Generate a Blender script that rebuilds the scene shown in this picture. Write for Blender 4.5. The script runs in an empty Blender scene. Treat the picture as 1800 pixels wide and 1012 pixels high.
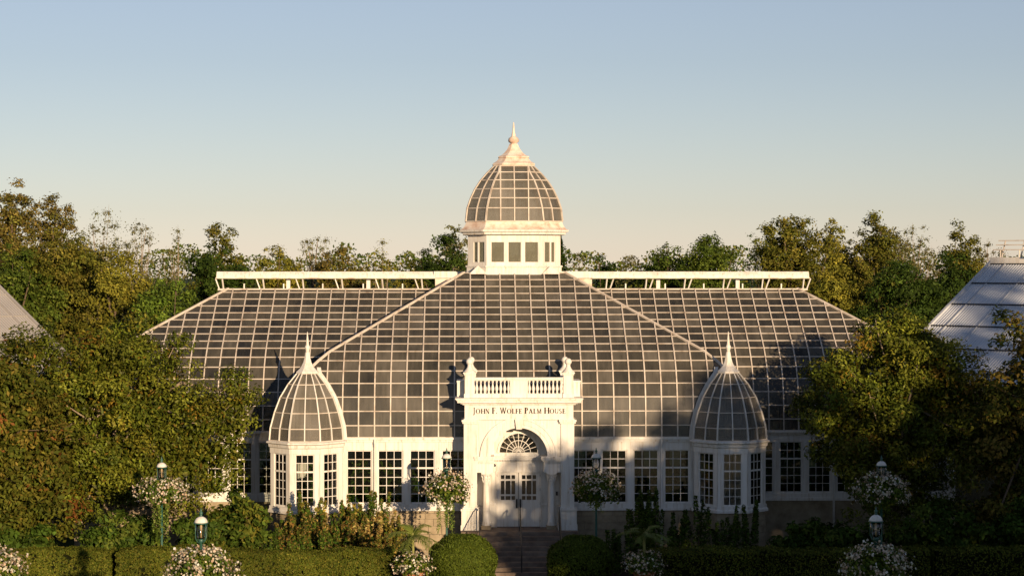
import bpy, bmesh, math, random
import numpy as np
from mathutils import Vector, Matrix

random.seed(7)
SC = bpy.context.scene
COL = SC.collection
R = math.radians

# ------------------------------------------------------------------ camera, sky, sun, exposure
CAMP = Vector((-2.1, -89.0, 12.97))
FPX = 3650.0                                   # focal length in pixels of the 1800 px wide photograph
cam = bpy.data.cameras.new('camera')
camo = bpy.data.objects.new('camera', cam)
COL.objects.link(camo)
cam.sensor_width = 36.0
cam.lens = 36.0 * FPX / 1800.0
cam.clip_start = 0.5
cam.clip_end = 4000.0
camo.location = CAMP
camo.rotation_euler = (R(90) - math.atan((506 - 460) / FPX), 0, -math.atan(75 / FPX))
SC.camera = camo

SUN_AZ, SUN_EL = R(21.0), R(10.2)              # to the right of the facade's normal, above the horizon
TO_SUN = Vector((math.sin(SUN_AZ) * math.cos(SUN_EL), -math.cos(SUN_AZ) * math.cos(SUN_EL), math.sin(SUN_EL)))
world = bpy.data.worlds.new('World')
SC.world = world
world.use_nodes = True
wn = world.node_tree.nodes
wl = world.node_tree.links
bg = wn['Background']
sky = wn.new('ShaderNodeTexSky')
sky.sky_type = 'NISHITA'
sky.sun_disc = False
sky.sun_elevation = SUN_EL
sky.sun_rotation = math.pi - SUN_AZ
sky.altitude = 0
sky.air_density = 1.0
sky.dust_density = 0.0
sky.ozone_density = 2.2
hsv = wn.new('ShaderNodeHueSaturation')          # evenly over the whole sky: a hazier, paler blue
hsv.inputs['Saturation'].default_value = 0.66
wl.new(sky.outputs[0], hsv.inputs['Color'])
tnt = wn.new('ShaderNodeMix'); tnt.data_type = 'RGBA'; tnt.blend_type = 'MULTIPLY'; tnt.inputs[0].default_value = 1.0
tnt.inputs[7].default_value = (0.96, 0.935, 1.07, 1)
wl.new(hsv.outputs[0], tnt.inputs[6])
wl.new(tnt.outputs[2], bg.inputs[0])
bg.inputs[1].default_value = 0.07

sl = bpy.data.lights.new('sun', 'SUN')
slo = bpy.data.objects.new('sun', sl)
COL.objects.link(slo)
sl.energy = 5.0
sl.angle = R(0.5)
sl.color = (1.0, 0.735, 0.47)
slo.location = (20, -60, 40)
slo.rotation_euler = (-TO_SUN).to_track_quat('-Z', 'Y').to_euler()

SC.view_settings.view_transform = 'Standard'
SC.view_settings.look = 'None'
SC.view_settings.exposure = 0.48
SC.view_settings.gamma = 1.0
SC.view_settings.use_curve_mapping = False
SC.render.engine = 'CYCLES'
SC.cycles.max_bounces = 6
SC.cycles.diffuse_bounces = 2
SC.cycles.glossy_bounces = 3
SC.cycles.transparent_max_bounces = 12
SC.cycles.transmission_bounces = 3
SC.cycles.caustics_reflective = False
SC.cycles.caustics_refractive = False

# ------------------------------------------------------------------ materials
def newmat(name):
    m = bpy.data.materials.new(name)
    m.use_nodes = True
    nt = m.node_tree
    return m, nt, nt.nodes['Principled BSDF']

def ramp(nt, fac, stops):
    r = nt.nodes.new('ShaderNodeValToRGB')
    el = r.color_ramp.elements
    while len(el) > 1:
        el.remove(el[-1])
    el[0].position = stops[0][0]; el[0].color = (*stops[0][1], 1)
    for p, c in stops[1:]:
        e = el.new(p); e.color = (*c, 1)
    nt.links.new(fac, r.inputs[0])
    return r.outputs[0]

def noise(nt, scale, detail=4, coord='Object', stretch=None, rough=0.6):
    tc = nt.nodes.new('ShaderNodeTexCoord')
    n = nt.nodes.new('ShaderNodeTexNoise')
    n.inputs['Scale'].default_value = scale
    n.inputs['Detail'].default_value = detail
    n.inputs['Roughness'].default_value = rough
    src = tc.outputs[coord]
    if coord == 'World':
        pass
    if stretch:
        mp = nt.nodes.new('ShaderNodeMapping')
        mp.inputs['Scale'].default_value = stretch
        nt.links.new(src, mp.inputs[0]); src = mp.outputs[0]
    nt.links.new(src, n.inputs[0])
    return n.outputs[0]

def bump(nt, bsdf, h, strength, dist=0.02):
    b = nt.nodes.new('ShaderNodeBump')
    b.inputs['Strength'].default_value = strength
    b.inputs['Distance'].default_value = dist
    nt.links.new(h, b.inputs['Height'])
    nt.links.new(b.outputs[0], bsdf.inputs['Normal'])

def simple(name, stops, scale=3.0, rough=0.6, spec=0.4, bmp=0.0, metal=0.0, stretch=None, detail=5):
    m, nt, b = newmat(name)
    n = noise(nt, scale, detail, stretch=stretch)
    nt.links.new(ramp(nt, n, stops), b.inputs['Base Color'])
    b.inputs['Roughness'].default_value = rough
    b.inputs['Specular IOR Level'].default_value = spec
    b.inputs['Metallic'].default_value = metal
    if bmp:
        bump(nt, b, noise(nt, scale * 4, 4), bmp)
    return m

M = {}
M['white'] = simple('white_paint', [(0.25, (.54, .50, .44)), (.42, (.68, .66, .61)), (.8, (.75, .73, .69))], 1.3, .5, .35, .05, stretch=(1, 1, .35))
_nt = M['white'].node_tree; _b = _nt.nodes['Principled BSDF']; _src = _b.inputs['Base Color'].links[0].from_socket
_st = noise(_nt, 1.0, 6, stretch=(9, 9, .5), rough=.7)
_mx = _nt.nodes.new('ShaderNodeMix'); _mx.data_type = 'RGBA'; _mx.blend_type = 'MULTIPLY'; _mx.inputs[0].default_value = 1.0
_nt.links.new(_src, _mx.inputs[6]); _nt.links.new(ramp(_nt, _st, [(.30, (.62, .54, .45)), (.43, (.93, .90, .86)), (.55, (1, 1, 1))]), _mx.inputs[7])
_nt.links.new(_mx.outputs[2], _b.inputs['Base Color'])
M['bar'] = simple('glazing_bar_paint', [(0.28, (.34, .27, .21)), (.46, (.53, .465, .39)), (.75, (.64, .585, .515))], 2.2, .55, .3)
M['weathered'] = simple('weathered_cap', [(0.25, (.42, .27, .19)), (.42, (.60, .45, .35)), (.55, (.70, .60, .50)), (.8, (.76, .70, .63))], 2.6, .6, .3)
M['stone'] = simple('limestone', [(0.2, (.17, .13, .08)), (.5, (.31, .25, .165)), (.8, (.42, .35, .24))], 2.5, .85, .2, .4)
M['mortar'] = simple('mortar', [(0.3, (.16, .14, .11)), (.7, (.24, .21, .17))], 6, .9, .1)
M['step'] = simple('step_stone', [(0.25, (.09, .065, .05)), (.5, (.17, .13, .10)), (.8, (.26, .21, .17))], 1.7, .8, .2, .2)
M['dark_metal'] = simple('dark_iron', [(0, (.012, .012, .013)), (1, (.03, .03, .03))], 8, .45, .5)
M['green_metal'] = simple('green_painted_iron', [(0.2, (.02, .07, .055)), (.8, (.035, .11, .085))], 6, .4, .5)
M['brass'] = simple('mantle', [(0, (.55, .40, .20)), (1, (.7, .5, .25))], 8, .4, .5)
M['terracotta'] = simple('terracotta', [(0.2, (.30, .11, .05)), (.8, (.45, .19, .10))], 4, .8, .2)
M['bark'] = simple('bark', [(0.2, (.07, .05, .035)), (.8, (.19, .14, .095))], 5, .9, .1, .6, stretch=(3, 3, .6))
M['palebark'] = simple('pale_bark', [(0.2, (.17, .13, .09)), (.8, (.34, .27, .19))], 5, .9, .1, .4, stretch=(2, 2, .7))
M['soil'] = simple('soil', [(0.2, (.02, .015, .01)), (.8, (.05, .038, .026))], 3, .95, .05, .5)
M['grass'] = simple('lawn', [(0.2, (.025, .04, .01)), (.8, (.06, .085, .02))], .8, .9, .1, .4)
M['paving'] = simple('paving', [(0.2, (.12, .10, .08)), (.8, (.22, .19, .16))], 1.2, .85, .15, .2)
M['letter'] = simple('letter_bronze', [(0, (.018, .011, .007)), (1, (.035, .022, .014))], 8, .6, .1)
M['interior'] = simple('interior_wall', [(0.2, (.10, .08, .06)), (.8, (.2, .16, .12))], 1, .9, .1)
M['flower'] = None
M['core'] = simple('twig_core', [(0.2, (.006, .007, .003)), (.8, (.012, .014, .005))], 4, .95, .02)

def foliage_mat(name, base, rough=.5, spec=.25, transl=.22):
    m, nt, b = newmat(name)
    at = nt.nodes.new('ShaderNodeAttribute'); at.attribute_name = 'tint'
    mx = nt.nodes.new('ShaderNodeMix'); mx.data_type = 'RGBA'; mx.blend_type = 'MULTIPLY'
    mx.inputs[0].default_value = 1.0
    mx.inputs[6].default_value = (*base, 1)
    nt.links.new(at.outputs['Color'], mx.inputs[7])
    nt.links.new(mx.outputs[2], b.inputs['Base Color'])
    b.inputs['Roughness'].default_value = rough
    b.inputs['Specular IOR Level'].default_value = spec
    tr = nt.nodes.new('ShaderNodeBsdfTranslucent')
    nt.links.new(mx.outputs[2], tr.inputs[0])
    ms = nt.nodes.new('ShaderNodeMixShader'); ms.inputs[0].default_value = transl
    nt.links.new(b.outputs[0], ms.inputs[1]); nt.links.new(tr.outputs[0], ms.inputs[2])
    nt.links.new(ms.outputs[0], nt.nodes['Material Output'].inputs[0])
    return m

M['leaf'] = foliage_mat('leaf', (.98, 1.14, .66), .6, .08, .18)
M['waxleaf'] = foliage_mat('glossy_leaf', (1.02, 1.18, .62), .5, .10, .12)
M['petal'] = foliage_mat('petal', (.85, .85, .85), .6, .1, .3)

def glass_roof_mat(name, c0, c1, transp, tcol, streak=True):
    m, nt, b = newmat(name)
    oi = nt.nodes.new('ShaderNodeObjectInfo')
    geo = nt.nodes.new('ShaderNodeNewGeometry')
    mp = nt.nodes.new('ShaderNodeMapping'); mp.inputs['Scale'].default_value = (5.0, .8, .8)
    nt.links.new(geo.outputs['Position'], mp.inputs[0])
    n = nt.nodes.new('ShaderNodeTexNoise'); n.inputs['Scale'].default_value = 1.0; n.inputs['Detail'].default_value = 5
    nt.links.new(mp.outputs[0], n.inputs[0])
    n2 = nt.nodes.new('ShaderNodeTexNoise'); n2.inputs['Scale'].default_value = .55; n2.inputs['Detail'].default_value = 3
    nt.links.new(geo.outputs['Position'], n2.inputs[0])
    a1 = nt.nodes.new('ShaderNodeMath'); a1.operation = 'MULTIPLY'; a1.inputs[1].default_value = .45
    nt.links.new(n.outputs[0], a1.inputs[0])
    a2 = nt.nodes.new('ShaderNodeMath'); a2.operation = 'MULTIPLY_ADD'; a2.inputs[1].default_value = .62
    nt.links.new(n2.outputs[0], a2.inputs[0]); nt.links.new(a1.outputs[0], a2.inputs[2])
    a3 = nt.nodes.new('ShaderNodeMath'); a3.operation = 'MULTIPLY_ADD'; a3.inputs[1].default_value = .36
    pa = nt.nodes.new('ShaderNodeAttribute'); pa.attribute_name = 'pane_tone'
    sm_ = nt.nodes.new('ShaderNodeMath'); sm_.operation = 'ADD'
    nt.links.new(oi.outputs['Random'], sm_.inputs[0]); nt.links.new(pa.outputs['Fac'], sm_.inputs[1])
    nt.links.new(sm_.outputs[0], a3.inputs[0]); nt.links.new(a2.outputs[0], a3.inputs[2])
    col = ramp(nt, a3.outputs[0], [(.34, c0), (.70, (c0[0] * .6 + c1[0] * .38, c0[1] * .62 + c1[1] * .375, c0[2] * .6 + c1[2] * .34)), (1.06, c1)])
    nt.links.new(col, b.inputs['Base Color'])
    b.inputs['Roughness'].default_value = .28
    b.inputs['Specular IOR Level'].default_value = .45
    tb = nt.nodes.new('ShaderNodeBsdfTransparent'); tb.inputs[0].default_value = (*tcol, 1)
    ms = nt.nodes.new('ShaderNodeMixShader'); ms.inputs[0].default_value = transp
    nt.links.new(b.outputs[0], ms.inputs[1]); nt.links.new(tb.outputs[0], ms.inputs[2])
    nt.links.new(ms.outputs[0], nt.nodes['Material Output'].inputs[0])
    return m

M['roof_glass'] = glass_roof_mat('dusty_roof_glass', (.028, .029, .029), (.21, .19, .157), .38, (.70, .67, .62))
M['dome_glass'] = glass_roof_mat('dusty_dome_glass', (.11, .10, .087), (.30, .275, .235), .5, (.86, .85, .82))
M['poly'] = simple('polycarbonate', [(0.2, (.58, .63, .69)), (.8, (.68, .73, .78))], .8, .2, .9)
M['poly_dimmed'] = simple('dimmed_polycarbonate', [(0.2, (.37, .36, .35)), (.8, (.48, .46, .44))], .8, .4, .4)  # darker copy of poly for the left house; partial shade put into its colour
M['polyrib_dimmed'] = simple('dimmed_polycarbonate_rib', [(0.2, (.30, .285, .27)), (.8, (.38, .36, .34))], 1, .5, .3)  # ribs of that house, dimmed in colour the same way
M['polyrib'] = simple('polycarbonate_rib', [(0.2, (.42, .44, .47)), (.8, (.52, .54, .56))], 1, .4, .5)

def clear_glass(name, tcol, floor=.06):
    m, nt, b = newmat(name)
    nt.nodes.remove(b)
    tb = nt.nodes.new('ShaderNodeBsdfTransparent'); tb.inputs[0].default_value = (*tcol, 1)
    gl = nt.nodes.new('ShaderNodeBsdfGlossy'); gl.inputs['Roughness'].default_value = .03
    fr = nt.nodes.new('ShaderNodeFresnel'); fr.inputs[0].default_value = 1.45
    ad = nt.nodes.new('ShaderNodeMath'); ad.operation = 'ADD'; ad.inputs[1].default_value = floor - .04
    ad.use_clamp = True
    nt.links.new(fr.outputs[0], ad.inputs[0])
    ms = nt.nodes.new('ShaderNodeMixShader')
    nt.links.new(ad.outputs[0], ms.inputs[0])
    nt.links.new(tb.outputs[0], ms.inputs[1]); nt.links.new(gl.outputs[0], ms.inputs[2])
    nt.links.new(ms.outputs[0], nt.nodes['Material Output'].inputs[0])
    return m
M['glass'] = clear_glass('window_glass', (.82, .84, .82))
M['lampglass'] = clear_glass('lamp_glass', (.8, .8, .8), .09)
M['lantern_glass'] = glass_roof_mat('lantern_glass', (.16, .155, .115), (.27, .25, .19), .55, (.86, .86, .80))

# ------------------------------------------------------------------ mesh helpers
class MB:
    def __init__(s):
        s.v = []; s.f = []
    def add(s, vs, fs):
        o = len(s.v)
        s.v += [tuple(p) for p in vs]
        s.f += [tuple(i + o for i in f) for f in fs]
    def box(s, x0, x1, y0, y1, z0, z1):
        vs = [(x0, y0, z0), (x1, y0, z0), (x1, y1, z0), (x0, y1, z0), (x0, y0, z1), (x1, y0, z1), (x1, y1, z1), (x0, y1, z1)]
        s.add(vs, [(0, 3, 2, 1), (4, 5, 6, 7), (0, 1, 5, 4), (1, 2, 6, 5), (2, 3, 7, 6), (3, 0, 4, 7)])
        return s
    def bar(s, p, q, w, h, up=(0, 0, 1)):
        p = Vector(p); q = Vector(q); d = (q - p).normalized(); up = Vector(up)
        a = d.cross(up)
        if a.length < 1e-5: a = d.cross(Vector((1, 0, 0)))
        a.normalize(); b = a.cross(d).normalized()
        vs = []
        for c in (p, q):
            for i, j in ((-1, -1), (1, -1), (1, 1), (-1, 1)):
                vs.append(c + a * (w / 2 * i) + b * (h / 2 * j))
        s.add(vs, [(0, 3, 2, 1), (4, 5, 6, 7), (0, 1, 5, 4), (1, 2, 6, 5), (2, 3, 7, 6), (3, 0, 4, 7)])
        return s
    def tube(s, pts, rad, n=8, cap=True):
        pts = [Vector(p) for p in pts]
        if not hasattr(rad, '__len__'): rad = [rad] * len(pts)
        o = []
        ref = None
        for i, p in enumerate(pts):
            d = (pts[min(i + 1, len(pts) - 1)] - pts[max(i - 1, 0)]).normalized()
            if ref is None:
                ref = d.cross(Vector((0, 0, 1)))
                if ref.length < .1: ref = Vector((1, 0, 0))
            a = (ref - d * ref.dot(d)).normalized(); b = d.cross(a); ref = a
            o.append([p + (a * math.cos(2 * math.pi * k / n) + b * math.sin(2 * math.pi * k / n)) * rad[i] for k in range(n)])
        vs = [v for r in o for v in r]; fs = []
        for i in range(len(pts) - 1):
            for k in range(n):
                fs.append((i * n + k, i * n + (k + 1) % n, (i + 1) * n + (k + 1) % n, (i + 1) * n + k))
        if cap:
            fs.append(tuple(range(n - 1, -1, -1))); fs.append(tuple((len(pts) - 1) * n + k for k in range(n)))
        s.add(vs, fs); return s
    def lathe(s, prof, c=(0, 0, 0), n=16, a0=0.0):
        vs = []; fs = []
        for r, z in prof:
            for k in range(n):
                t = a0 + 2 * math.pi * k / n
                vs.append((c[0] + r * math.cos(t), c[1] + r * math.sin(t), c[2] + z))
        for i in range(len(prof) - 1):
            for k in range(n):
                fs.append((i * n + k, i * n + (k + 1) % n, (i + 1) * n + (k + 1) % n, (i + 1) * n + k))
        fs.append(tuple(range(n - 1, -1, -1))); fs.append(tuple((len(prof) - 1) * n + k for k in range(n)))
        s.add(vs, fs); return s
    def slab(s, poly, nrm, t):
        """polygon (world points, counter-clockwise seen from nrm) given a thickness t against nrm"""
        n = len(poly); nv = Vector(nrm) * t
        vs = [Vector(p) for p in poly] + [Vector(p) - nv for p in poly]
        fs = [tuple(range(n)), tuple(range(2 * n - 1, n - 1, -1))]
        for k in range(n):
            fs.append((k, k + n, (k + 1) % n + n, (k + 1) % n))
        s.add(vs, fs); return s
    def loft(s, rings, cap=True):
        n = len(rings[0]); vs = [p for r in rings for p in r]; fs = []
        for i in range(len(rings) - 1):
            for k in range(n):
                fs.append((i * n + k, i * n + (k + 1) % n, (i + 1) * n + (k + 1) % n, (i + 1) * n + k))
        if cap:
            fs.append(tuple(range(n - 1, -1, -1))); fs.append(tuple((len(rings) - 1) * n + k for k in range(n)))
        s.add(vs, fs); return s
    def build(s, name, mat, parent=None, smooth=False, loc=None):
        me = bpy.data.meshes.new(name)
        if loc is not None:
            l = Vector(loc)
            vs = [tuple(Vector(v) - l) for v in s.v]
        else:
            vs = s.v
        me.from_pydata(vs, [], s.f); me.update()
        if smooth:
            me.polygons.foreach_set('use_smooth', [True] * len(me.polygons))
        me.materials.append(M[mat] if isinstance(mat, str) else mat)
        return link(name, me, parent, loc)

def link(name, me, parent=None, loc=None):
    o = bpy.data.objects.new(name, me)
    COL.objects.link(o)
    if loc is not None: o.location = loc
    if parent is not None:
        o.parent = parent
        o.matrix_parent_inverse = Matrix.Translation(-WORLD[parent.name]) if parent.name in WORLD else Matrix()
    return o
WORLD = {}

def tag(o, label=None, cat=None, group=None, kind=None):
    if label: o['label'] = label
    if cat: o['category'] = cat
    if group: o['group'] = group
    if kind: o['kind'] = kind
    return o

def empty(name, loc, local=False):
    """Empty at a thing's base. local=True: children are given in the thing's own coordinates."""
    o = bpy.data.objects.new(name, None); COL.objects.link(o); o.location = loc
    if not local: WORLD[o.name] = Vector(loc)
    return o

def copy_tree(o, parent=None):
    c = o.copy(); COL.objects.link(c)
    if parent is not None: c.parent = parent
    for ch in list(o.children): copy_tree(ch, c)
    return c

# ------------------------------------------------------------------ leaves
def leaf_mesh(name, pos, nrm, size, tint, mat, aspect=.5, rng=None, fold=True):
    """many leaf-shaped faces as one mesh: pos (n,3), nrm (n,3), size (n,), tint (n,3)"""
    n = len(pos)
    rng = rng or np.random.default_rng(1)
    nrm = nrm / (np.linalg.norm(nrm, axis=1, keepdims=True) + 1e-9)
    r = rng.normal(size=(n, 3))
    a = np.cross(nrm, r); a /= (np.linalg.norm(a, axis=1, keepdims=True) + 1e-9)
    b = np.cross(nrm, a)
    L = size[:, None]
    bend = (rng.random((n, 1)) - .3) * .35
    v = np.empty((n, 4, 3), dtype=np.float32)
    v[:, 0] = pos - a * L * .5
    v[:, 1] = pos - b * L * aspect * .5 + nrm * L * bend * .3
    v[:, 2] = pos + a * L * .5 - nrm * L * bend
    v[:, 3] = pos + b * L * aspect * .5 + nrm * L * bend * .3
    me = bpy.data.meshes.new(name)
    me.vertices.add(n * 4); me.loops.add(n * 4); me.polygons.add(n)
    me.vertices.foreach_set('co', v.reshape(-1))
    me.loops.foreach_set('vertex_index', np.arange(n * 4, dtype=np.int32))
    me.polygons.foreach_set('loop_start', np.arange(0, n * 4, 4, dtype=np.int32))
    me.polygons.foreach_set('loop_total', np.full(n, 4, dtype=np.int32))
    at = me.attributes.new('tint', 'FLOAT_COLOR', 'POINT')
    c = np.ones((n, 4, 4), dtype=np.float32); c[:, :, :3] = tint[:, None, :]
    at.data.foreach_set('color', c.reshape(-1))
    me.update(calc_edges=True)
    me.materials.append(M[mat])
    return me

def tints(rng, n, cols, wts=None, jit=.28):
    cols = np.array(cols)
    k = rng.choice(len(cols), n, p=wts)
    return np.clip(cols[k] * (1 + rng.normal(size=(n, 1)) * jit), .004, .9)

def crown(rng, blobs, nclump, nleaf, size, cols, wts=None, clump_r=(.5, .95), lump=.2, fill=.2, name='crown', mat='leaf', aspect=.5, updir=.5, patch=.35, fuzz=0.0, inner=.14):
    """blobs: list of (cx,cy,cz,rx,ry,rz); leaf clumps sit towards the outside of each blob, some fill the inside"""
    vol = np.array([b[3] * b[4] * b[5] for b in blobs]) ** .67
    ks = rng.choice(len(blobs), nclump, p=vol / vol.sum())
    B = np.array(blobs)[ks]
    d = rng.normal(size=(nclump, 3)); d /= np.linalg.norm(d, axis=1, keepdims=True)
    rad = rng.random(nclump) ** .42
    rad = np.where(rng.random(nclump) < fill, rad * .6, .62 + .38 * rad) * (1 + np.clip(rng.normal(size=nclump), -1.5, 1.2) * lump * .5)
    cc = B[:, :3] + d * B[:, 3:] * rad[:, None] * .9
    cr = rng.uniform(clump_r[0], clump_r[1], nclump)
    ct = 1 + rng.normal(size=nclump) * patch * .5
    ccol = tints(rng, nclump, cols, wts, .12)
    pk = rng.choice(nclump, nleaf, p=cr ** 2 / (cr ** 2).sum())
    ld = rng.normal(size=(nleaf, 3)); ld /= np.linalg.norm(ld, axis=1, keepdims=True)
    lr = rng.random(nleaf) ** .5
    if fuzz: lr = lr * (1 - fuzz) + fuzz * np.minimum(np.abs(rng.normal(size=nleaf)) * .66, 1.6)
    pos = cc[pk] + ld * (cr[pk] * lr)[:, None] * np.array([1, 1, .72])
    nrm = ld * .8 + d[pk] * .5 + rng.normal(size=(nleaf, 3)) * .65 + np.array([0, 0, updir])
    t = ccol[pk] * ct[pk][:, None] * (1 + rng.normal(size=(nleaf, 1)) * .22)
    other = tints(rng, nleaf, cols, wts, .25)
    mixm = (rng.random(nleaf) < .35)[:, None]
    t = np.clip(np.where(mixm, other, t), .004, .8)
    sz = size * rng.uniform(.65, 1.3, nleaf)
    if inner:                                     # larger leaves, tinted darker, inside the crown close the view through it
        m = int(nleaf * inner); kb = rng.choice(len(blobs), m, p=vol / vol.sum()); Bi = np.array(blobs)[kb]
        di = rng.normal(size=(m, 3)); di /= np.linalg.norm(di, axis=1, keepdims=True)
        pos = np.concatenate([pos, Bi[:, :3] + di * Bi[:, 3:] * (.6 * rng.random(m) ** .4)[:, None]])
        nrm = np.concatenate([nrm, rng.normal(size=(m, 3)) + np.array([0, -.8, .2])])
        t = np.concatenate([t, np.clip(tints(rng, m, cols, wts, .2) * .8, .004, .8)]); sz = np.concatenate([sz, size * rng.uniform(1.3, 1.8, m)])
    return leaf_mesh(name, pos, nrm, sz, t, mat, aspect, rng), cc, cr

def tree(name, base, blobs, label, cat='tree', group=None, nclump=90, nleaf=12000, size=.25, cols=None, wts=None, trunk_r=.28,
         limbs=14, seed=1, clump_r=(.5, .95), mat='leaf', bark='bark', lump=.25, fill=.2, twigs=0, aspect=.5, updir=.45, patch=.35, fuzz=0.0, inner=.14):
    rng = np.random.default_rng(seed)
    t = empty(name, base, local=True)
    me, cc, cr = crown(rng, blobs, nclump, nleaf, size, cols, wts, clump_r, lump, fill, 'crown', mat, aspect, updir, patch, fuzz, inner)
    co = link('crown', me, t)
    b0 = np.array(blobs[0])
    tb = MB()
    top = Vector((b0[0], b0[1], b0[2] + b0[5] * .35))
    lean = Vector((rng.normal() * .15, rng.normal() * .15, 0))
    pts = [Vector((0, 0, -.1)), Vector((0, 0, .35)) , Vector((top.x * .35, top.y * .35, top.z * .4)) + lean, Vector((top.x * .75, top.y * .75, top.z * .7)) + lean * .5, top]
    tb.tube(pts, [trunk_r * 1.35, trunk_r, trunk_r * .8, trunk_r * .55, trunk_r * .2], 9)
    tr = tb.build('trunk', bark, t, True)
    lb = MB()
    ids = rng.choice(len(cc), min(limbs + twigs, len(cc)), replace=False)
    for q, i in enumerate(ids):
        e = Vector(cc[i]); f = float(rng.uniform(.45, .95))
        k = f * 3.0; s0 = int(min(k, 3)) ; j = min(int(1 + f * 3), 3)
        a = pts[1].lerp(pts[2], f) if f < .6 else pts[2].lerp(pts[4], (f - .5) * 1.6)
        mid = a.lerp(e, .5) + Vector((0, 0, float(rng.uniform(.05, .25)) * (e - a).length))
        end = e + (e - a).normalized() * float(cr[i]) * (.5 if q < limbs else .95)
        r0 = trunk_r * float(rng.uniform(.25, .45)) * (1 if q < limbs else .45)
        lb.tube([a, mid, e, end], [r0, r0 * .65, r0 * .35, r0 * .12], 5)
    if lb.v: lb.build('limb', bark, tr, True)
    tag(t, label, cat, group)
    return t

def PX(px, py, Y):
    """world x, z of a photograph pixel at depth Y (used to read sizes off the photograph)"""
    S = FPX / (Y + 89.0)
    return (px - 825) / S - 2.1, 12.97 - (py - 460) / S

# ------------------------------------------------------------------ setting
g = MB(); g.box(-900, 900, -400, 1500, -1.0, 0.0)
tag(g.build('ground', 'grass'), kind='structure')
g = MB(); g.box(-2.2, 2.2, -70, -6.1, 0.0, 0.012)
tag(g.build('path', 'paving'), kind='structure')
g = MB(); g.box(-21.5, -1.95, -8.2, 0.0, 0.0, 0.03); g.box(1.95, 21.5, -8.2, 0.0, 0.0, 0.03)
tag(g.build('planting_bed_ground', 'soil'), kind='structure')

# ------------------------------------------------------------------ the palm house
YC = 9.55
PH = empty('palm_house', (0, YC, 0))
tag(PH, 'white Victorian glass palm house with central domed cupola and lettered arched portal', 'greenhouse')

# roof profile: horizontal distance inwards from the eave, height
PROF = [(0.0, 5.45)]
for L_, A_ in zip([.51] + [.61] * 17, [86, 85, 80, 69, 57.5, 44, 39] + [30.3] * 11):
    d_, z_ = PROF[-1]
    PROF.append((d_ + L_ * math.cos(R(A_)), z_ + L_ * math.sin(R(A_))))
def prof_z(d):
    for (a, b), (c, e) in zip(PROF, PROF[1:]):
        if d <= c: return b + (e - b) * (d - a) / (c - a + 1e-9)
    return PROF[-1][1]
def prof_d(z):
    for (a, b), (c, e) in zip(PROF, PROF[1:]):
        if z <= e: return a + (c - a) * (z - b) / (e - b + 1e-9)
    return PROF[-1][0]
WPROF = PROF[:17]                                # wings stop two rows lower, under the ridge vent
WPROF[-1] = tuple(np.array(WPROF[-2]) * .5 + np.array(WPROF[-1]) * .5)
HP, TX, HW, YW = 9.8, 9.04, 19.65, 3.42                   # pavilion half width, wing half width, wing wall

def nrm2(p, q):
    dx, dz = q[0] - p[0], q[1] - p[1]; l = math.hypot(dx, dz)
    return (-dz / l, dx / l)                    # outward: up and to the front

def clip(poly, fn):
    out = []
    for i in range(len(poly)):
        a, b = poly[i], poly[(i + 1) % len(poly)]
        fa, fb = fn(a), fn(b)
        if fa >= 0: out.append(a)
        if (fa >= 0) != (fb >= 0):
            t = fa / (fa - fb); out.append((a[0] + (b[0] - a[0]) * t, a[1] + (b[1] - a[1]) * t))
    return out

def rafter(prof, s, w, h, MAP, dmax=1e9):
    """bar of width w that follows the profile at position s along the eave"""
    pts = []
    for i, p in enumerate(prof):
        if p[0] > dmax:
            q = prof[i - 1]; t = (dmax - q[0]) / (p[0] - q[0] + 1e-9)
            if t > .02: pts.append((dmax, q[1] + (p[1] - q[1]) * t))
            break
        pts.append(p)
    if len(pts) < 2: return None
    rings = []
    for i, p in enumerate(pts):
        a, b = pts[max(i - 1, 0)], pts[min(i + 1, len(pts) - 1)]
        n = nrm2(a, b)
        rings.append([MAP(s + w / 2, p[0] - n[0] * .5 * h, p[1] - n[1] * .5 * h), MAP(s - w / 2, p[0] - n[0] * .5 * h, p[1] - n[1] * .5 * h),
                      MAP(s - w / 2, p[0] + n[0] * .5 * h, p[1] + n[1] * .5 * h), MAP(s + w / 2, p[0] + n[0] * .5 * h, p[1] + n[1] * .5 * h)])
    return MB().loft(rings)

def purlin(mb, prof, i, s0, s1, MAP, inner=True):
    d, z = prof[i]; n = nrm2(prof[max(i - 1, 0)], prof[min(i + 1, len(prof) - 1)])
    t = (n[1], -n[0])
    def ring(s, oc, on, w, h):
        c = (d + n[0] * on + t[0] * oc, z + n[1] * on + t[1] * oc)
        return [MAP(s, c[0] + t[0] * a * w / 2 + n[0] * b * h / 2, c[1] + t[1] * a * w / 2 + n[1] * b * h / 2) for a, b in ((-1, -1), (1, -1), (1, 1), (-1, 1))]
    mb.loft([ring(s0, 0, .008, .042, .035), ring(s1, 0, .008, .042, .035)])
    if inner:
        mb.loft([ring(s0, .03, -.10, .07, .09), ring(s1, .03, -.10, .07, .09)])

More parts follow.
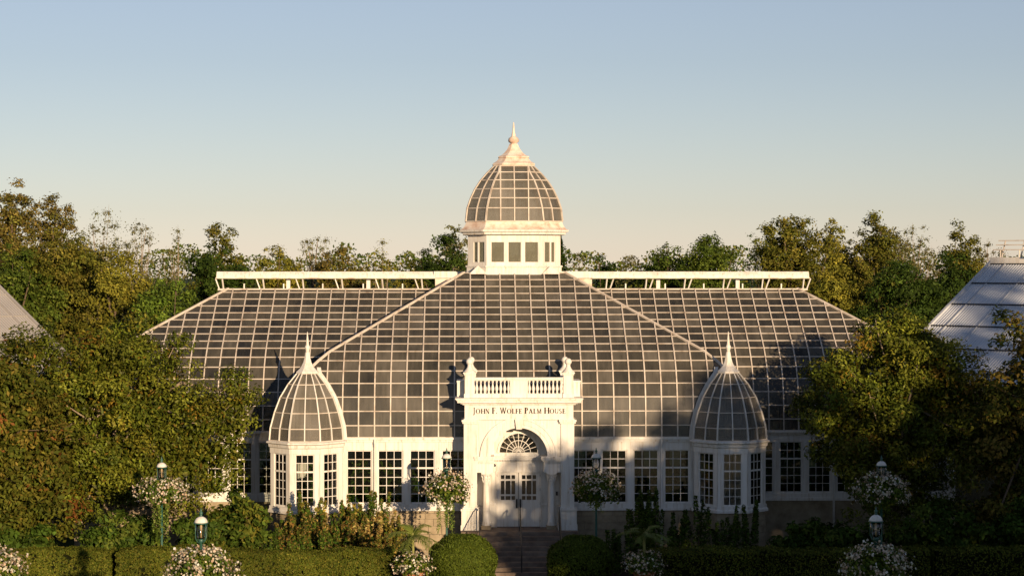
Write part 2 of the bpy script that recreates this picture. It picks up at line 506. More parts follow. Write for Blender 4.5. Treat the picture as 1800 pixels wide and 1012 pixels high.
# --- pavilion roof, front face
proof = MB()
def hipbar(mb, MAPH, prof, w, h):
    rings = []
    for i, p in enumerate(prof):
        c = Vector(MAPH(*p))
        rings.append([c + Vector((w / 2, 0, -h / 2)), c + Vector((-w / 2, 0, -h / 2)), c + Vector((-w / 2, 0, h / 2)), c + Vector((w / 2, 0, h / 2))])
    mb.loft(rings)
proof.box(-HP + .6, HP - .6, -.05, .03, 5.425, 5.475)
proof_o = proof.build('pavilion_roof', 'bar', PH)            # eave bar; hips, rafters, purlins and panes are its pieces
for sg in (-1, 1):
    mb = MB(); hipbar(mb, lambda d, z: (sg * (HP - d), d, z + .03), PROF[3:], .095, .08); mb.build('hip_bar', 'bar', proof_o)
idm = lambda s, d, z: (s, d, z)
CW = .685
for k in range(-14, 15):
    s = k * CW
    m = rafter(PROF, s, .056, .10, idm, HP - abs(s) - .01)
    if m: m.build('rafter', 'bar', proof_o)
for i in range(0, 19):
    d = PROF[i][0]
    mb = MB(); purlin(mb, PROF, i, -(HP - d) + .03, (HP - d) - .03, idm)
    mb.build('purlin', 'bar', proof_o)
rp = random.Random(3)
for i in range(18):
    (d0, z0), (d1, z1) = PROF[i], PROF[i + 1]
    n = nrm2(PROF[i], PROF[i + 1]); nv = (0, n[0], n[1])
    shared = None
    for k in range(-15, 15):
        poly = [(k * CW + .02, d0), ((k + 1) * CW - .02, d0), ((k + 1) * CW - .02, d1), (k * CW + .02, d1)]
        full = max(abs(k), abs(k + 1)) * CW < HP - d1
        c2 = clip(clip(poly, lambda p: HP - p[1] - p[0]), lambda p: HP - p[1] + p[0])
        if len(c2) < 3 or max(p[0] for p in c2) - min(p[0] for p in c2) < .08: continue
        zz = lambda d: z0 + (z1 - z0) * (d - d0) / (d1 - d0)
        cx, cy = (k + .5) * CW, (d0 + d1) / 2
        cen = Vector((cx, cy, zz(cy)))
        if full and shared is not None:
            o = link('pane', shared, proof_o, cen)
        else:
            mb = MB(); mb.slab([Vector((p[0], p[1], zz(p[1]))) for p in c2], nv, .006)
            o = mb.build('pane', 'roof_glass', proof_o, loc=cen)
            if full: shared = o.data
        o.rotation_euler = (R(rp.uniform(-1.1, 1.1)), R(rp.uniform(-.7, .7)), 0)

# --- remaining slopes of the pavilion and wings (sides, back), glazed as sheets with bars
def sheet(mb, prof, fn0, fn1, MAP, off=0.0):
    """glass sheet following the profile between s=fn0(d) and s=fn1(d)"""
    for p, q in zip(prof, prof[1:]):
        n = nrm2(p, q)
        a = [MAP(fn0(p[0]), *p), MAP(fn1(p[0]), *p), MAP(fn1(q[0]), *q), MAP(fn0(q[0]), *q)]
        mb.add(a, [(0, 1, 2, 3)])
other_gl = MB(); other_bar = MB()
faces = [(PROF, lambda s, d, z: (-HP + d, YC + s, z), YC), (PROF, lambda s, d, z: (HP - d, YC + s, z), YC)]
for prof, MAP, H in faces:
    sheet(other_gl, prof, lambda d: -(H - d) + .1, lambda d: H - d - .1, MAP)
    for k in range(-13, 14):
        m = rafter(prof, k * CW, .06, .10, MAP, H - abs(k * CW) - .02)
        if m: other_bar.add(m.v, m.f)
    for i in range(0, 19, 1): purlin(other_bar, prof, i, -(H - prof[i][0]) + .05, H - prof[i][0] - .05, MAP, False)
MAPB = lambda s, d, z: (s, 2 * YC - d, z)
sheet(other_gl, PROF, lambda d: -(HP - d) + .05, lambda d: HP - d - .05, MAPB)
wingb = lambda s, d, z: (s, 2 * YC - YW - d, z)
for sg in (-1, 1):
    sheet(other_gl, WPROF, (lambda d: 6.5), (lambda d: HW - d), (lambda s, d, z: (sg * s, 2 * YC - YW - d, z)))
    HE = YC - YW
    ME = (lambda s, d, z: (sg * (HW - d), YC + s, z))
    sheet(other_gl, WPROF, lambda d: -(HE - d), lambda d: HE - d, ME)
    for k in range(-9, 10):
        m = rafter(WPROF, k * .665, .06, .10, ME, HE - abs(k * .665) - .02)
        if m: other_bar.add(m.v, m.f)
    for i in range(0, 17): purlin(other_bar, WPROF, i, -(HE - WPROF[i][0]) + .05, HE - WPROF[i][0] - .05, ME, False)
o = other_gl.build('side_glazing', 'roof_glass', PH); tag(o, kind='stuff')
o = other_bar.build('side_glazing_bars', 'bar', PH); tag(o, kind='stuff')

# --- wing roofs, front faces
wing_gl = MB(); wing_ends = []
WC = .665
for sg in (-1, 1):
    hb = MB()
    hipbar(hb, lambda d, z: (sg * (HW - d), YW + d, z + .03), WPROF, .09, .08)
    # ridge continuation up to the vent end
    wr = hb.build('wing_roof', 'bar', PH)
    MAPW = (lambda s, d, z: (sg * s, YW + d, z))
    inner = lambda d: HP - d - .10              # valley against the pavilion's side slope
    cols = [13.94 - k * WC for k in range(-8, 20)]
    for s in cols:
        dm = HW - s - .01
        # starts where the valley lets it out
        dstart = max(0.0, HP - s)
        prof = [p for p in WPROF if p[0] >= dstart]
        if dstart > 0 and len(prof) and prof[0][0] - dstart > .02:
            prof = [(dstart, prof_z(dstart))] + prof
        if len(prof) < 2: continue
        m = rafter(prof, s, .052, .10, MAPW, dm)
        if m: m.build('rafter', 'bar', wr)
    for i, (d, z) in enumerate(WPROF):
        mb = MB(); purlin(mb, WPROF, i, max(HP - d, 2.4), HW - d - .03, MAPW)
        mb.build('purlin', 'bar', wr)
    for i in range(len(WPROF) - 1):
        (d0, z0), (d1, z1) = WPROF[i], WPROF[i + 1]
        n = nrm2(WPROF[i], WPROF[i + 1]); nv = (0, n[0], n[1])
        zz = lambda d: z0 + (z1 - z0) * (d - d0) / (d1 - d0)
        for k, s in enumerate(cols):
            a, b = s - WC + .02, s - .02
            poly = [(a, d0), (b, d0), (b, d1), (a, d1)]
            c2 = clip(clip(poly, lambda p: HW - p[1] - p[0]), lambda p: p[0] - HP + p[1] + .1)
            if len(c2) < 3: continue
            ti = rp.uniform(-.004, .004); tj = rp.uniform(-.003, .003)
            pts = [Vector((sg * p[0], YW + p[1], zz(p[1]) + ti * (p[0] - a) / WC + tj * (p[1] - d0))) for p in c2]
            wing_gl.slab(pts, nv, .006); wing_ends.append(len(wing_gl.v))
o = wing_gl.build('wing_glazing', 'roof_glass', PH); tag(o, kind='stuff')
at = o.data.attributes.new('pane_tone', 'FLOAT', 'POINT'); rw = np.random.default_rng(9); tone = np.empty(len(o.data.vertices), dtype=np.float32)
k0 = 0
for k1 in wing_ends:
    tone[k0:k1] = rw.uniform(-.5, .55); k0 = k1
at.data.foreach_set('value', tone)

# --- ridge vents: raised white caps on struts above an open slot
zv = WPROF[-1][1]; yv = YW + WPROF[-1][0]
for sg in (-1, 1):
    cap = MB()
    x0, x1 = 3.75, 14.05
    ylo, yhi = yv - .14, 2 * YC - yv + .14
    ring = lambda x: [(sg * x, ylo, zv + .53), (sg * x, ylo, zv + .64), (sg * x, ylo + .05, zv + .72), (sg * x, YC, zv + .83), (sg * x, yhi - .05, zv + .72), (sg * x, yhi, zv + .64), (sg * x, yhi, zv + .53)]
    cap.loft([ring(x0), ring(x1)])
    co = cap.build('ridge_vent_cap', 'white', PH)
    mb = MB(); mb.box(min(sg * x0, sg * x1) - .04, max(sg * x0, sg * x1) + .04, ylo - .045, ylo - .004, zv + .50, zv + .55)
    mb.build('gutter_trim', 'weathered', co)
    r2 = random.Random(5 + sg)
    for k in range(6):
        xx = 4.35 + k * 1.88 + r2.uniform(-.06, .06)
        for w in (0, .20):
            mb = MB(); mb.bar((sg * (xx + w), yv + .02, zv), (sg * (xx + w * 1.6 + .05), yv - .05, zv + .5), .05, .05)
            mb.build('strut', 'white', co)
        if k < 5:
            mb = MB(); mb.bar((sg * (xx + .95), yv + .1, zv), (sg * (xx + .95), yv + .1, zv + .26), .06, .06); mb.build('stub_post', 'white', co)
    for xx in (6.9, 10.7):
        mb = MB(); mb.box(sg * xx - .09, sg * xx + .09, yv + .25, yv + .45, zv - .3, zv + .5); mb.build('chimney_pipe', 'white', co)
    mb = MB(); mb.box(min(sg * 3.0, sg * 14.0), max(sg * 3.0, sg * 14.0), yv - .05, yv + .05, zv - .06, zv + .03)
    mb.build('curb', 'bar', co)
    # solid housing between the vent and the cupola
    mb = MB(); mb.box(min(sg * 2.0, sg * 3.72), max(sg * 2.0, sg * 3.72), ylo + .1, yhi - .1, zv + .02, zv + .52)
    ho = mb.build('ridge_housing', 'weathered', PH)
    mb = MB(); xs = sorted((sg * 2.0, sg * 3.78)); mb.box(xs[0], xs[1], ylo - .02, yhi + .02, zv + .523, zv + .84)
    mb.build('housing_cap', 'white', ho)

# --- facade walls
def wall_windows(prefix, cxs, w, y, x0, x1, z_sill=2.6, z_head=4.9, parts=True, glass_each=True, rows=6, ncol=3, t=.16):
    """wall of posts between windows along x at front plane y; each window > frame bars, panes"""
    edges = [x0]
    for c in cxs: edges += [c - w / 2, c + w / 2]
    edges.append(x1)
    for i in range(0, len(edges), 2):
        if edges[i + 1] - edges[i] > .02:
            mb = MB(); mb.box(edges[i], edges[i + 1], y, y + t, z_sill, z_head)
            if edges[i + 1] - edges[i] > .25:
                mb.box(edges[i] + .05, edges[i + 1] - .05, y - .025, y, z_sill + .0, z_head)
            mb.build('post', 'white', PH)
    for c in cxs: window(c, y + .05, w, z_sill, z_head, ncol, rows, glass_each)

def window(cx, y, w, z0, z1, ncol=3, rows=6, glass_each=True, rot=0.0, pivot=None, name='window'):
    """sash window: frame + meeting rail + muntins (the window), panes as children; rot about pivot for the turret's faces"""
    h = z1 - z0
    zr = z0 + h * (rows - 2) / rows                       # meeting rail under two rows
    T = (lambda p: p) if pivot is None else (lambda p: tuple(Matrix.Rotation(rot, 3, 'Z') @ (Vector(p) - Vector(pivot)) + Vector(pivot)))
    mb = MB()
    fw = .045
    mb.box(cx - w / 2, cx - w / 2 + fw, y, y + .06, z0, z1); mb.box(cx + w / 2 - fw, cx + w / 2, y, y + .06, z0, z1)
    mb.box(cx - w / 2 + fw, cx + w / 2 - fw, y, y + .06, z0, z0 + fw * 1.5); mb.box(cx - w / 2 + fw, cx + w / 2 - fw, y, y + .06, z1 - fw, z1)
    mb.box(cx - w / 2 + fw, cx + w / 2 - fw, y - .012, y + .05, zr - .035, zr + .035)
    xs = [cx - w / 2 + fw + (w - 2 * fw) * i / ncol for i in range(ncol + 1)]
    lo = [z0 + fw * 1.5 + (zr - .035 - z0 - fw * 1.5) * i / (rows - 2) for i in range(rows - 1)]
    hi = [zr + .035 + (z1 - fw - zr - .035) * i / 2 for i in range(3)]
    mt = .013
    for x in xs[1:-1]:
        mb.box(x - mt, x + mt, y + .012, y + .045, z0 + fw * 1.5, zr - .035); mb.box(x - mt, x + mt, y + .002, y + .04, zr + .035, z1 - fw)
    for z in lo[1:-1]: mb.box(cx - w / 2 + fw, cx + w / 2 - fw, y + .014, y + .043, z - mt, z + mt)
    for z in hi[1:-1]: mb.box(cx - w / 2 + fw, cx + w / 2 - fw, y + .004, y + .038, z - mt, z + mt)
    mb.v = [T(p) for p in mb.v]
    wo = mb.build(name, 'white', PH)
    alln = MB()
    for rz in (list(zip(lo, lo[1:])) + list(zip(hi, hi[1:]))):
        for a, b in zip(xs, xs[1:]):
            pm = MB() if glass_each else alln
            pm.box(a, b, y + .026, y + .031, rz[0], rz[1])
            if glass_each:
                pm.v = [T(p) for p in pm.v]; pm.build('pane', 'glass', wo)
    if not glass_each:
        alln.v = [T(p) for p in alln.v]; alln.build('glazing', 'glass', wo)
    return wo

wall_windows('p', [-6.82, -5.49, -4.12, -2.75], 1.07, 0.0, -8.0, -2.2)
wall_windows('p', [2.75, 4.12, 5.49, 6.82], 1.07, 0.0, 2.2, 8.0)
for sg in (-1, 1):
    xs = sorted((sg * 2.2, sg * 8.0))
    mb = MB(); mb.box(xs[0], xs[1], -.01, .16, 4.9, 5.42); mb.box(xs[0], xs[1], -.07, -.01, 5.26, 5.36); mb.box(xs[0], xs[1], -.14, -.01, 5.361, 5.45)
    mb.build('eave_fascia', 'white', PH)
    mb = MB(); mb.box(xs[0], xs[1], -.06, .2, 2.42, 2.6); mb.box(xs[0], xs[1], -.10, .2, 2.31, 2.419)
    mb.build('sill_board', 'white', PH)
    # stone plinth of coursed blocks
    pl = MB(); pl.box(xs[0], xs[1], .06, .2, 0, 2.3); po = pl.build('plinth', 'mortar', PH)
    rs = random.Random(11 + sg)
    z = .03
    while z < 2.2:
        h = rs.choice([.24, .3, .36]); h = min(h, 2.295 - z)
        x = xs[0] + rs.uniform(0, .1)
        while x < xs[1] - .06:
            w = min(rs.uniform(.35, .85), xs[1] - x)
            mb = MB(); e = rs.uniform(0, .03); mb.box(x + .008, x + w - .008, .02 - e, .1, z + .008, z + h - .008)
            mb.build('stone_block', 'stone', po)
            x += w
        z += h
    # downpipe
    mb = MB(); x = sg * 6.15; mb.tube([(x, -.16, 5.4), (x, -.16, 5.2), (x, -.09, 5.0), (x, -.09, .1)], .045, 8); mb.build('downpipe', 'white', PH)

# wings
for sg in (-1, 1):
    cxs = [10.98 + k * 1.285 for k in range(7)]
    for c, each in zip(cxs, [0, 1, 1 if sg > 0 else 1, 0, 0, 0, 0]):
        window(sg * c, YW + .05, 1.0, 2.65, 4.95, 3, 6, bool(each))
    edges = [9.3] + [v for c in cxs for v in (c - .5, c + .5)] + [HW]
    for i in range(0, len(edges), 2):
        a, b = sorted((sg * edges[i], sg * edges[i + 1]))
        mb = MB(); mb.box(a, b, YW, YW + .16, 2.65, 4.95)
        if b - a > .2: mb.box(a + .05, b - .05, YW - .025, YW, 2.65, 4.95)
        mb.build('post', 'white', PH)
    a, b = sorted((sg * 9.0, sg * HW))
    mb = MB(); mb.box(a, b, YW - .01, YW + .16, 4.95, 5.42); mb.box(a, b, YW - .14, YW - .01, 5.36, 5.45); mb.box(a, b, YW - .06, YW - .01, 5.26, 5.36)
    mb.build('eave_fascia', 'white', PH)
    mb = MB(); mb.box(a, b, YW - .06, YW + .2, 2.45, 2.65); mb.box(a, b, YW - .10, YW + .2, 2.32, 2.449); mb.build('sill_board', 'white', PH)
    mb = MB(); mb.box(a, b, YW + .04, YW + .2, 0, 2.31); mb.build('plinth', 'stone', PH)
    x = sg * 14.18
    mb = MB(); mb.tube([(x, YW - .16, 5.4), (x, YW - .1, 5.0), (x, YW - .1, .1)], .05, 8); mb.build('downpipe', 'white', PH)
    # end walls, pavilion flanks and the back: posts and glass
    xe = sg * HW
    mb = MB(); mb.box(min(xe, xe - sg * .16), max(xe, xe - sg * .16), YW + .17, 2 * YC - YW, 0, 2.6); mb.box(min(xe, xe - sg * .16), max(xe, xe - sg * .16), YW + .17, 2 * YC - YW, 4.9, 5.45)
    for k in range(10): mb.box(min(xe, xe - sg * .16), max(xe, xe - sg * .16), YW + .2 + k * 1.32, YW + .5 + k * 1.32, 2.6, 4.9)
    mb.build('end_wall', 'white', PH)
    xe = sg * HP
    mb = MB(); mb.box(min(xe, xe - sg * .16), max(xe, xe - sg * .16), 1.3, YW, 0, 2.6); mb.box(min(xe, xe - sg * .16), max(xe, xe - sg * .16), 1.3, YW, 4.9, 5.45)
    mb.box(min(xe, xe - sg * .16), max(xe, xe - sg * .16), 2.9, YW, 2.6, 4.9)
    mb.build('flank_wall', 'white', PH)
mb = MB(); yb = 2 * YC - YW
mb.box(-HW, HW, yb - .16, yb, 0, 2.6); mb.box(-HW, HW, yb - .16, yb, 4.9, 5.45)
for k in range(30): mb.box(-HW + k * 1.3, -HW + .35 + k * 1.3, yb - .16, yb, 2.6, 4.9)
mb.build('rear_wall', 'interior', PH)
mb = MB(); mb.box(-HW + .2, HW - .2, YW + .21, yb - .2, .02, 1.2); mb.box(-HP + .2, HP - .2, .22, YW + .2, .02, 1.2)
mb.build('indoor_floor', 'soil', PH)

# --- corner turrets
OCT = [R(22.5 + 45 * k) for k in range(8)]
def octa(cx, cy, ap, z):
    r = ap / math.cos(R(22.5)); return [(cx + r * math.cos(t), cy + r * math.sin(t), z) for t in OCT]
TD = [(1.565, 5.40), (1.52, 5.92), (1.35, 6.57), (1.12, 7.19), (.79, 7.75), (.43, 8.2)]
for sg in (-1, 1):
    tx, ty = sg * TX, .12
    ap = 1.53
    # base stone: blocks round the visible faces
    pl = MB(); pl.loft([octa(tx, ty, ap - .04, 0), octa(tx, ty, ap - .04, 2.34)]); po = pl.build('turret_plinth', 'mortar', PH)
    rs = random.Random(21 + sg)
    for k in range(8):
        fa = R(45 * (k + 1)); nx, ny = math.cos(fa), math.sin(fa)
        if ny > .3: continue
        side = ap * math.tan(R(22.5))
        z = .03
        while z < 2.25:
            h = min(rs.choice([.26, .32, .38]), 2.33 - z)
            u = -side
            while u < side - .05:
                w = min(rs.uniform(.3, .6), side - u)
                c = Vector((tx + nx * (ap - .02), ty + ny * (ap - .02), 0)); tv = Vector((-ny, nx, 0)); nv = Vector((nx, ny, 0))
                e = rs.uniform(.0, .025)
                q = [c + tv * (u + .008) + nv * (.012 + e), c + tv * (u + w - .008) + nv * (.012 + e), c + tv * (u + w - .008) - nv * .06, c + tv * (u + .008) - nv * .06]
                mb = MB(); mb.loft([[v + Vector((0, 0, z + .008)) for v in q], [v + Vector((0, 0, z + h - .008)) for v in q]])
                mb.build('stone_block', 'stone', po)
                u += w
            z += h
    mb = MB(); mb.loft([octa(tx, ty, ap + .11, 2.34), octa(tx, ty, ap + .11, 2.44), octa(tx, ty, ap + .05, 2.50), octa(tx, ty, ap + .05, 2.62)]); mb.build('turret_sill', 'white', PH)
    mb = MB(); mb.loft([octa(tx, ty, ap + .02, 4.86), octa(tx, ty, ap + .02, 5.08), octa(tx, ty, ap + .07, 5.12), octa(tx, ty, ap + .09, 5.24), octa(tx, ty, ap + .17, 5.29), octa(tx, ty, ap + .17, 5.345), octa(tx, ty, ap + .02, 5.40)]); mb.build('turret_cornice', 'white', PH)
    side = 2 * ap * math.tan(R(22.5))
    for k in range(8):
        fa = R(45 * (k + 1)); nx, ny = math.cos(fa), math.sin(fa)
        if ny > .3 and sg * nx < .5 and abs(nx) > -1: continue
        rot = fa + R(90)
        piv = (tx, ty, 0); RM = Matrix.Rotation(rot, 3, 'Z')
        T = lambda p: tuple(RM @ (Vector(p) - Vector(piv)) + Vector(piv))
        ww = .80 if True else 0
        yw = ty - ap
        mb = MB()
        for q in (-1, 1):
            xs = sorted((tx + q * side / 2 * .985, tx + q * ww / 2)); mb.box(xs[0], xs[1], yw, yw + .14, 2.62, 4.86)
        mb.v = [T(p) for p in mb.v]; mb.build('turret_post', 'white', PH)
        window(tx, yw + .04, ww, 2.62, 4.86, 3, 6, ny < .3, rot, piv, 'turret_window')
    # dome
    def dome_pt(ap_, z, k, f):
        pts = octa(tx, ty, ap_, z); a, b = Vector(pts[k]), Vector(pts[(k + 1) % 8]); return a.lerp(b, f)
    for k in range(8):
        fa = R(45 * (k + 1))
        if math.sin(fa) > .9: continue
        for f in (0, .5):
            mb = MB(); pts = [dome_pt(a, z, k, f) for a, z in TD]
            rings = []
            for i, p in enumerate(pts):
                rad = Vector((p.x - tx, p.y - ty, 0)).normalized(); tv = Vector((-rad.y, rad.x, 0))
                w = .065 if f == 0 else .05
                w *= (1 - .35 * i / 5)
                rings.append([p + tv * w / 2 - rad * .04, p - tv * w / 2 - rad * .04, p - tv * w / 2 + rad * .045, p + tv * w / 2 + rad * .045])
            mb.loft(rings); mb.build('turret_rib', 'white', PH)
            for (a0, z0), (a1, z1) in zip(TD, TD[1:]):
                q = [dome_pt(a0, z0, k, f), dome_pt(a0, z0, k, f + .5), dome_pt(a1, z1, k, f + .5), dome_pt(a1, z1, k, f)]
                n = (q[1] - q[0]).cross(q[3] - q[0]).normalized()
                mb = MB(); mb.slab(q, n, .006); mb.build('turret_pane', 'dome_glass', PH)
    for a, z in TD:
        mb = MB(); mb.loft([octa(tx, ty, a + .012, z - .018), octa(tx, ty, a + .028, z - .018), octa(tx, ty, a + .022, z + .018), octa(tx, ty, a + .006, z + .018)] + [octa(tx, ty, a + .012, z - .018)], False)
        mb.build('turret_ring', 'bar', PH)
    mb = MB(); mb.loft([octa(tx, ty, .43, 8.16), octa(tx, ty, .46, 8.22), octa(tx, ty, .46, 8.27), octa(tx, ty, .36, 8.36), octa(tx, ty, .26, 8.48), octa(tx, ty, .17, 8.66), octa(tx, ty, .12, 8.86), octa(tx, ty, .085, 9.1)])
    cap = mb.build('turret_cap', 'white', PH)
    mb = MB(); mb.lathe([(.085, 0), (.08, .1), (.105, .18), (.12, .23), (.095, .29), (.07, .33), (.055, .5), (.018, .85), (.006, .9)], (tx, ty, 9.08), 10); mb.build('finial', 'white', cap, True)
    # curved flashing where the turret dome meets the big roof
    fl = []
    for z in np.linspace(5.45, 8.42, 14):
        aps = np.interp(z, [t[1] for t in TD] + [8.9], [t[0] for t in TD] + [.25])
        fl.append(Vector((tx - sg * (aps + .06), prof_d(z) - .05, z)))
    mb = MB()
    rings = []
    for p in fl:
        rings.append([p + Vector((-.085, .04, 0)), p + Vector((.085, .04, 0)), p + Vector((.085, -.10, 0)), p + Vector((-.085, -.10, 0))])
    mb.loft(rings); mb.build('curved_flashing', 'white', PH)

# --- cupola
def chsq(a, b, z):
    """square of half width a, its front edge half width b, corners cut"""
    return [(b, YC - a, z), (a, YC - b, z), (a, YC + b, z), (b, YC + a, z), (-b, YC + a, z), (-a, YC + b, z), (-a, YC - b, z), (-b, YC - a, z)]
mb = MB(); mb.loft([chsq(2.22, 1.33, 12.15), chsq(2.22, 1.33, 12.70), chsq(2.27, 1.35, 12.72), chsq(2.27, 1.35, 12.79), chsq(2.2, 1.31, 12.80)]); mb.build('cupola_base', 'white', PH)
A, B = 2.17, 1.30
ring = chsq(A, B, 0)
for k in range(8):
    p, q = Vector(ring[k]), Vector(ring[(k + 1) % 8])
    d = (q - p).normalized(); n = Vector((d.y, -d.x, 0)); L = (q - p).length
    if n.dot((p + q) / 2 - Vector((0, YC, 0))) < 0: n = -n
    mb = MB()
    def fbox(u0, u1, z0, z1, t0=0.0, t1=.10):
        a = [p + d * u0 + n * (-t1), p + d * u1 + n * (-t1), p + d * u1 + n * (-t0), p + d * u0 + n * (-t0)]
        mb.loft([[v + Vector((0, 0, z0)) for v in a], [v + Vector((0, 0, z1)) for v in a]])
    fbox(0, L, 12.8, 12.93); fbox(0, L, 13.90, 14.30)
    long = L > 1.5
    if long: wins = [(.205, .205 + .62), (.995, .995 + .61), (1.77, 1.77 + .63)]
    elif k in (0, 4): wins = [(L * .12, L * .46 - .03), (L * .46 + .03, L * .70)]
    else: wins = [(L * .30, L * .54 - .03), (L * .54 + .03, L * .88)]
    us = [0]
    for a, b in wins: us += [a, b]
    us.append(L)
    for i in range(0, len(us), 2): fbox(us[i], us[i + 1], 12.93, 13.90)
    wo = mb.build('cupola_wall', 'white', PH)
    for a, b in wins:
        gm = MB(); fr = MB()
        mb = gm; fbox(a, b, 12.93, 13.90, .05, .055)
        gm.build('pane', 'lantern_glass', wo)
        mb = fr; fbox(a, a + .022, 12.93, 13.9, .02, .07); fbox(b - .022, b, 12.93, 13.9, .02, .07); fbox(a + .022, b - .022, 12.93, 12.96, .02, .07); fbox(a + .022, b - .022, 13.875, 13.9, .02, .07)
        fr.build('sash', 'white', wo)
mb = MB(); mb.loft([chsq(2.2, 1.31, 14.22), chsq(2.40, 1.40, 14.24), chsq(2.42, 1.41, 14.33), chsq(2.52, 1.47, 14.36), chsq(2.54, 1.48, 14.45), chsq(2.46, 1.43, 14.49), chsq(2.36, 1.37, 14.58), chsq(2.28, 1.345, 14.72), chsq(2.25, 1.335, 14.86)], False)
mb.build('cupola_cornice', 'weathered', PH)
mb = MB(); mb.loft([chsq(2.404, 1.403, 14.235), chsq(2.427, 1.413, 14.332), chsq(2.528, 1.475, 14.36), chsq(2.548, 1.485, 14.452)], False); mb.build('cupola_fascia', 'white', PH)
CD = [(2.257, 1.335, 14.86), (2.19, 1.27, 15.47), (2.03, 1.17, 15.94), (1.83, 1.06, 16.37), (1.56, .91, 16.79), (1.24, .72, 17.17), (.92, .65, 17.48)]
def cring(i): a, b, z = CD[i]; return [Vector(p) for p in chsq(a, b, z)]
def along_rib(pts, w, name):
    mb = MB(); rings = []
    for p in pts:
        rad = Vector((p.x, p.y - YC, 0)).normalized(); tv = Vector((-rad.y, rad.x, 0))
        rings.append([p + tv * w / 2 - rad * .04, p - tv * w / 2 - rad * .04, p - tv * w / 2 + rad * .045, p + tv * w / 2 + rad * .045])
    mb.loft(rings); return mb.build(name, 'bar', PH)
for k in range(8):
    along_rib([cring(i)[k] for i in range(7)], .075, 'cupola_rib')
    flat = k % 2 == 1 if False else (Vector(ring[k]) - Vector(ring[(k + 1) % 8])).length > 1.5
    nseg = 4 if flat else 2
    def pt(i, u):
        r_ = cring(i); p, q = r_[k], r_[(k + 1) % 8]
        if not flat: return p.lerp(q, u / 2)
        L = (q - p).length; mid = (p + q) / 2; dd = (q - p).normalized()
        off = max(-L / 2, min(L / 2, (u - 2) * .64)) if 0 < u < 4 else (u - 2) / 2 * L / 2
        return mid + dd * off
    for u in range(1, nseg): along_rib([pt(i, u) for i in range(7)], .055, 'cupola_rib')
    for i in range(6):
        for u in range(nseg):
            q = [pt(i, u), pt(i, u + 1), pt(i + 1, u + 1), pt(i + 1, u)]
            n = (q[1] - q[0]).cross(q[3] - q[0])
            if n.length < 1e-4 or (q[1] - q[0]).length < .03: continue
            n.normalize()
            if n.dot(q[0] - Vector((0, YC, q[0].z))) < 0: n = -n; q = q[::-1]
            if (q[0] - q[3]).length < .01 or (q[2] - q[3]).length < .01: q = [q[0], q[1], q[2]]
            mb = MB(); mb.slab(q, n, .006); mb.build('cupola_pane', 'dome_glass', PH)
for i in range(7):
    a, b, z = CD[i]
    mb = MB(); mb.loft([chsq(a + .005, b, z - .02), chsq(a + .03, b + .012, z - .02), chsq(a + .022, b + .008, z + .02), chsq(a - .003, b, z + .02), chsq(a + .005, b, z - .02)], False); mb.build('cupola_ring', 'bar', PH)
mb = MB(); mb.loft([chsq(.90, .60, 17.40), chsq(.97, .55, 17.50), chsq(1.0, .55, 17.56), chsq(.99, .54, 17.60), chsq(.82, .45, 17.70), chsq(.68, .36, 17.86), chsq(.73, .38, 17.89), chsq(.72, .37, 17.95), chsq(.60, .30, 17.99), chsq(.44, .21, 18.12), chsq(.30, .14, 18.30), chsq(.22, .10, 18.48), chsq(.19, .09, 18.55)])
cap = mb.build('cupola_cap', 'weathered', PH)
mb = MB(); mb.lathe([(.19, 0), (.13, .03), (.15, .06), (.24, .12), (.26, .2), (.23, .3), (.13, .37), (.09, .42), (.10, .46), (.075, .55), (.05, .75), (.03, 1.02), (.01, 1.06)], (0, YC, 18.52), 14); mb.build('finial', 'weathered', cap, True)
# white pyramid caps where the hips reach the cupola
for sg in (-1, 1):
    mb = MB(); cx, cy = sg * 1.69, 7.36
    mb.add([(cx - .42, cy - .16, 12.40), (cx + .42, cy - .16, 12.40), (cx + .3, cy + .3, 12.45), (cx - .3, cy + .3, 12.45), (cx, cy - .02, 12.80)], [(0, 1, 4), (1, 2, 4), (2, 3, 4), (3, 0, 4), (0, 3, 2, 1)])
    mb.build('hip_cap', 'white', PH)

# --- portal
YP = -1.30
YD = -0.35
ARC = 4.75
for sg in (-1, 1):
    xs = sorted((sg * 1.776, sg * 2.336))
    mb = MB(); mb.box(xs[0], xs[1], YP, .1, 2.58, 6.14)
    po = mb.build('portal_pier', 'white', PH)
    mb = MB(); mb.box(xs[0] - .06, xs[1] + .06, YP - .07, .12, 6.14, 6.22); mb.box(xs[0] - .09, xs[1] + .09, YP - .10, .12, 6.22, 6.30); mb.build('pier_cap', 'white', po)
    mb = MB(); mb.box(xs[0] - .10, xs[1] + .10, YP - .12, .12, 1.86, 2.46); mb.box(xs[0] - .13, xs[1] + .13, YP - .15, .12, 2.46, 2.54); mb.box(xs[0] - .05, xs[1] + .05, YP - .06, .12, 2.54, 2.60)
    mb.box(xs[0] + .06, xs[1] - .06, YP - .135, YP - .12, 1.98, 2.36); mb.box(xs[0] - .13, xs[1] + .13, YP - .15, .12, 1.62, 1.86)
    mb.build('pier_pedestal', 'white', po)
    mb = MB(); mb.box(xs[0] - .15, xs[1] + .15, YP - .17, .12, .0, 1.62); mb.build('pier_footing', 'stone', po)
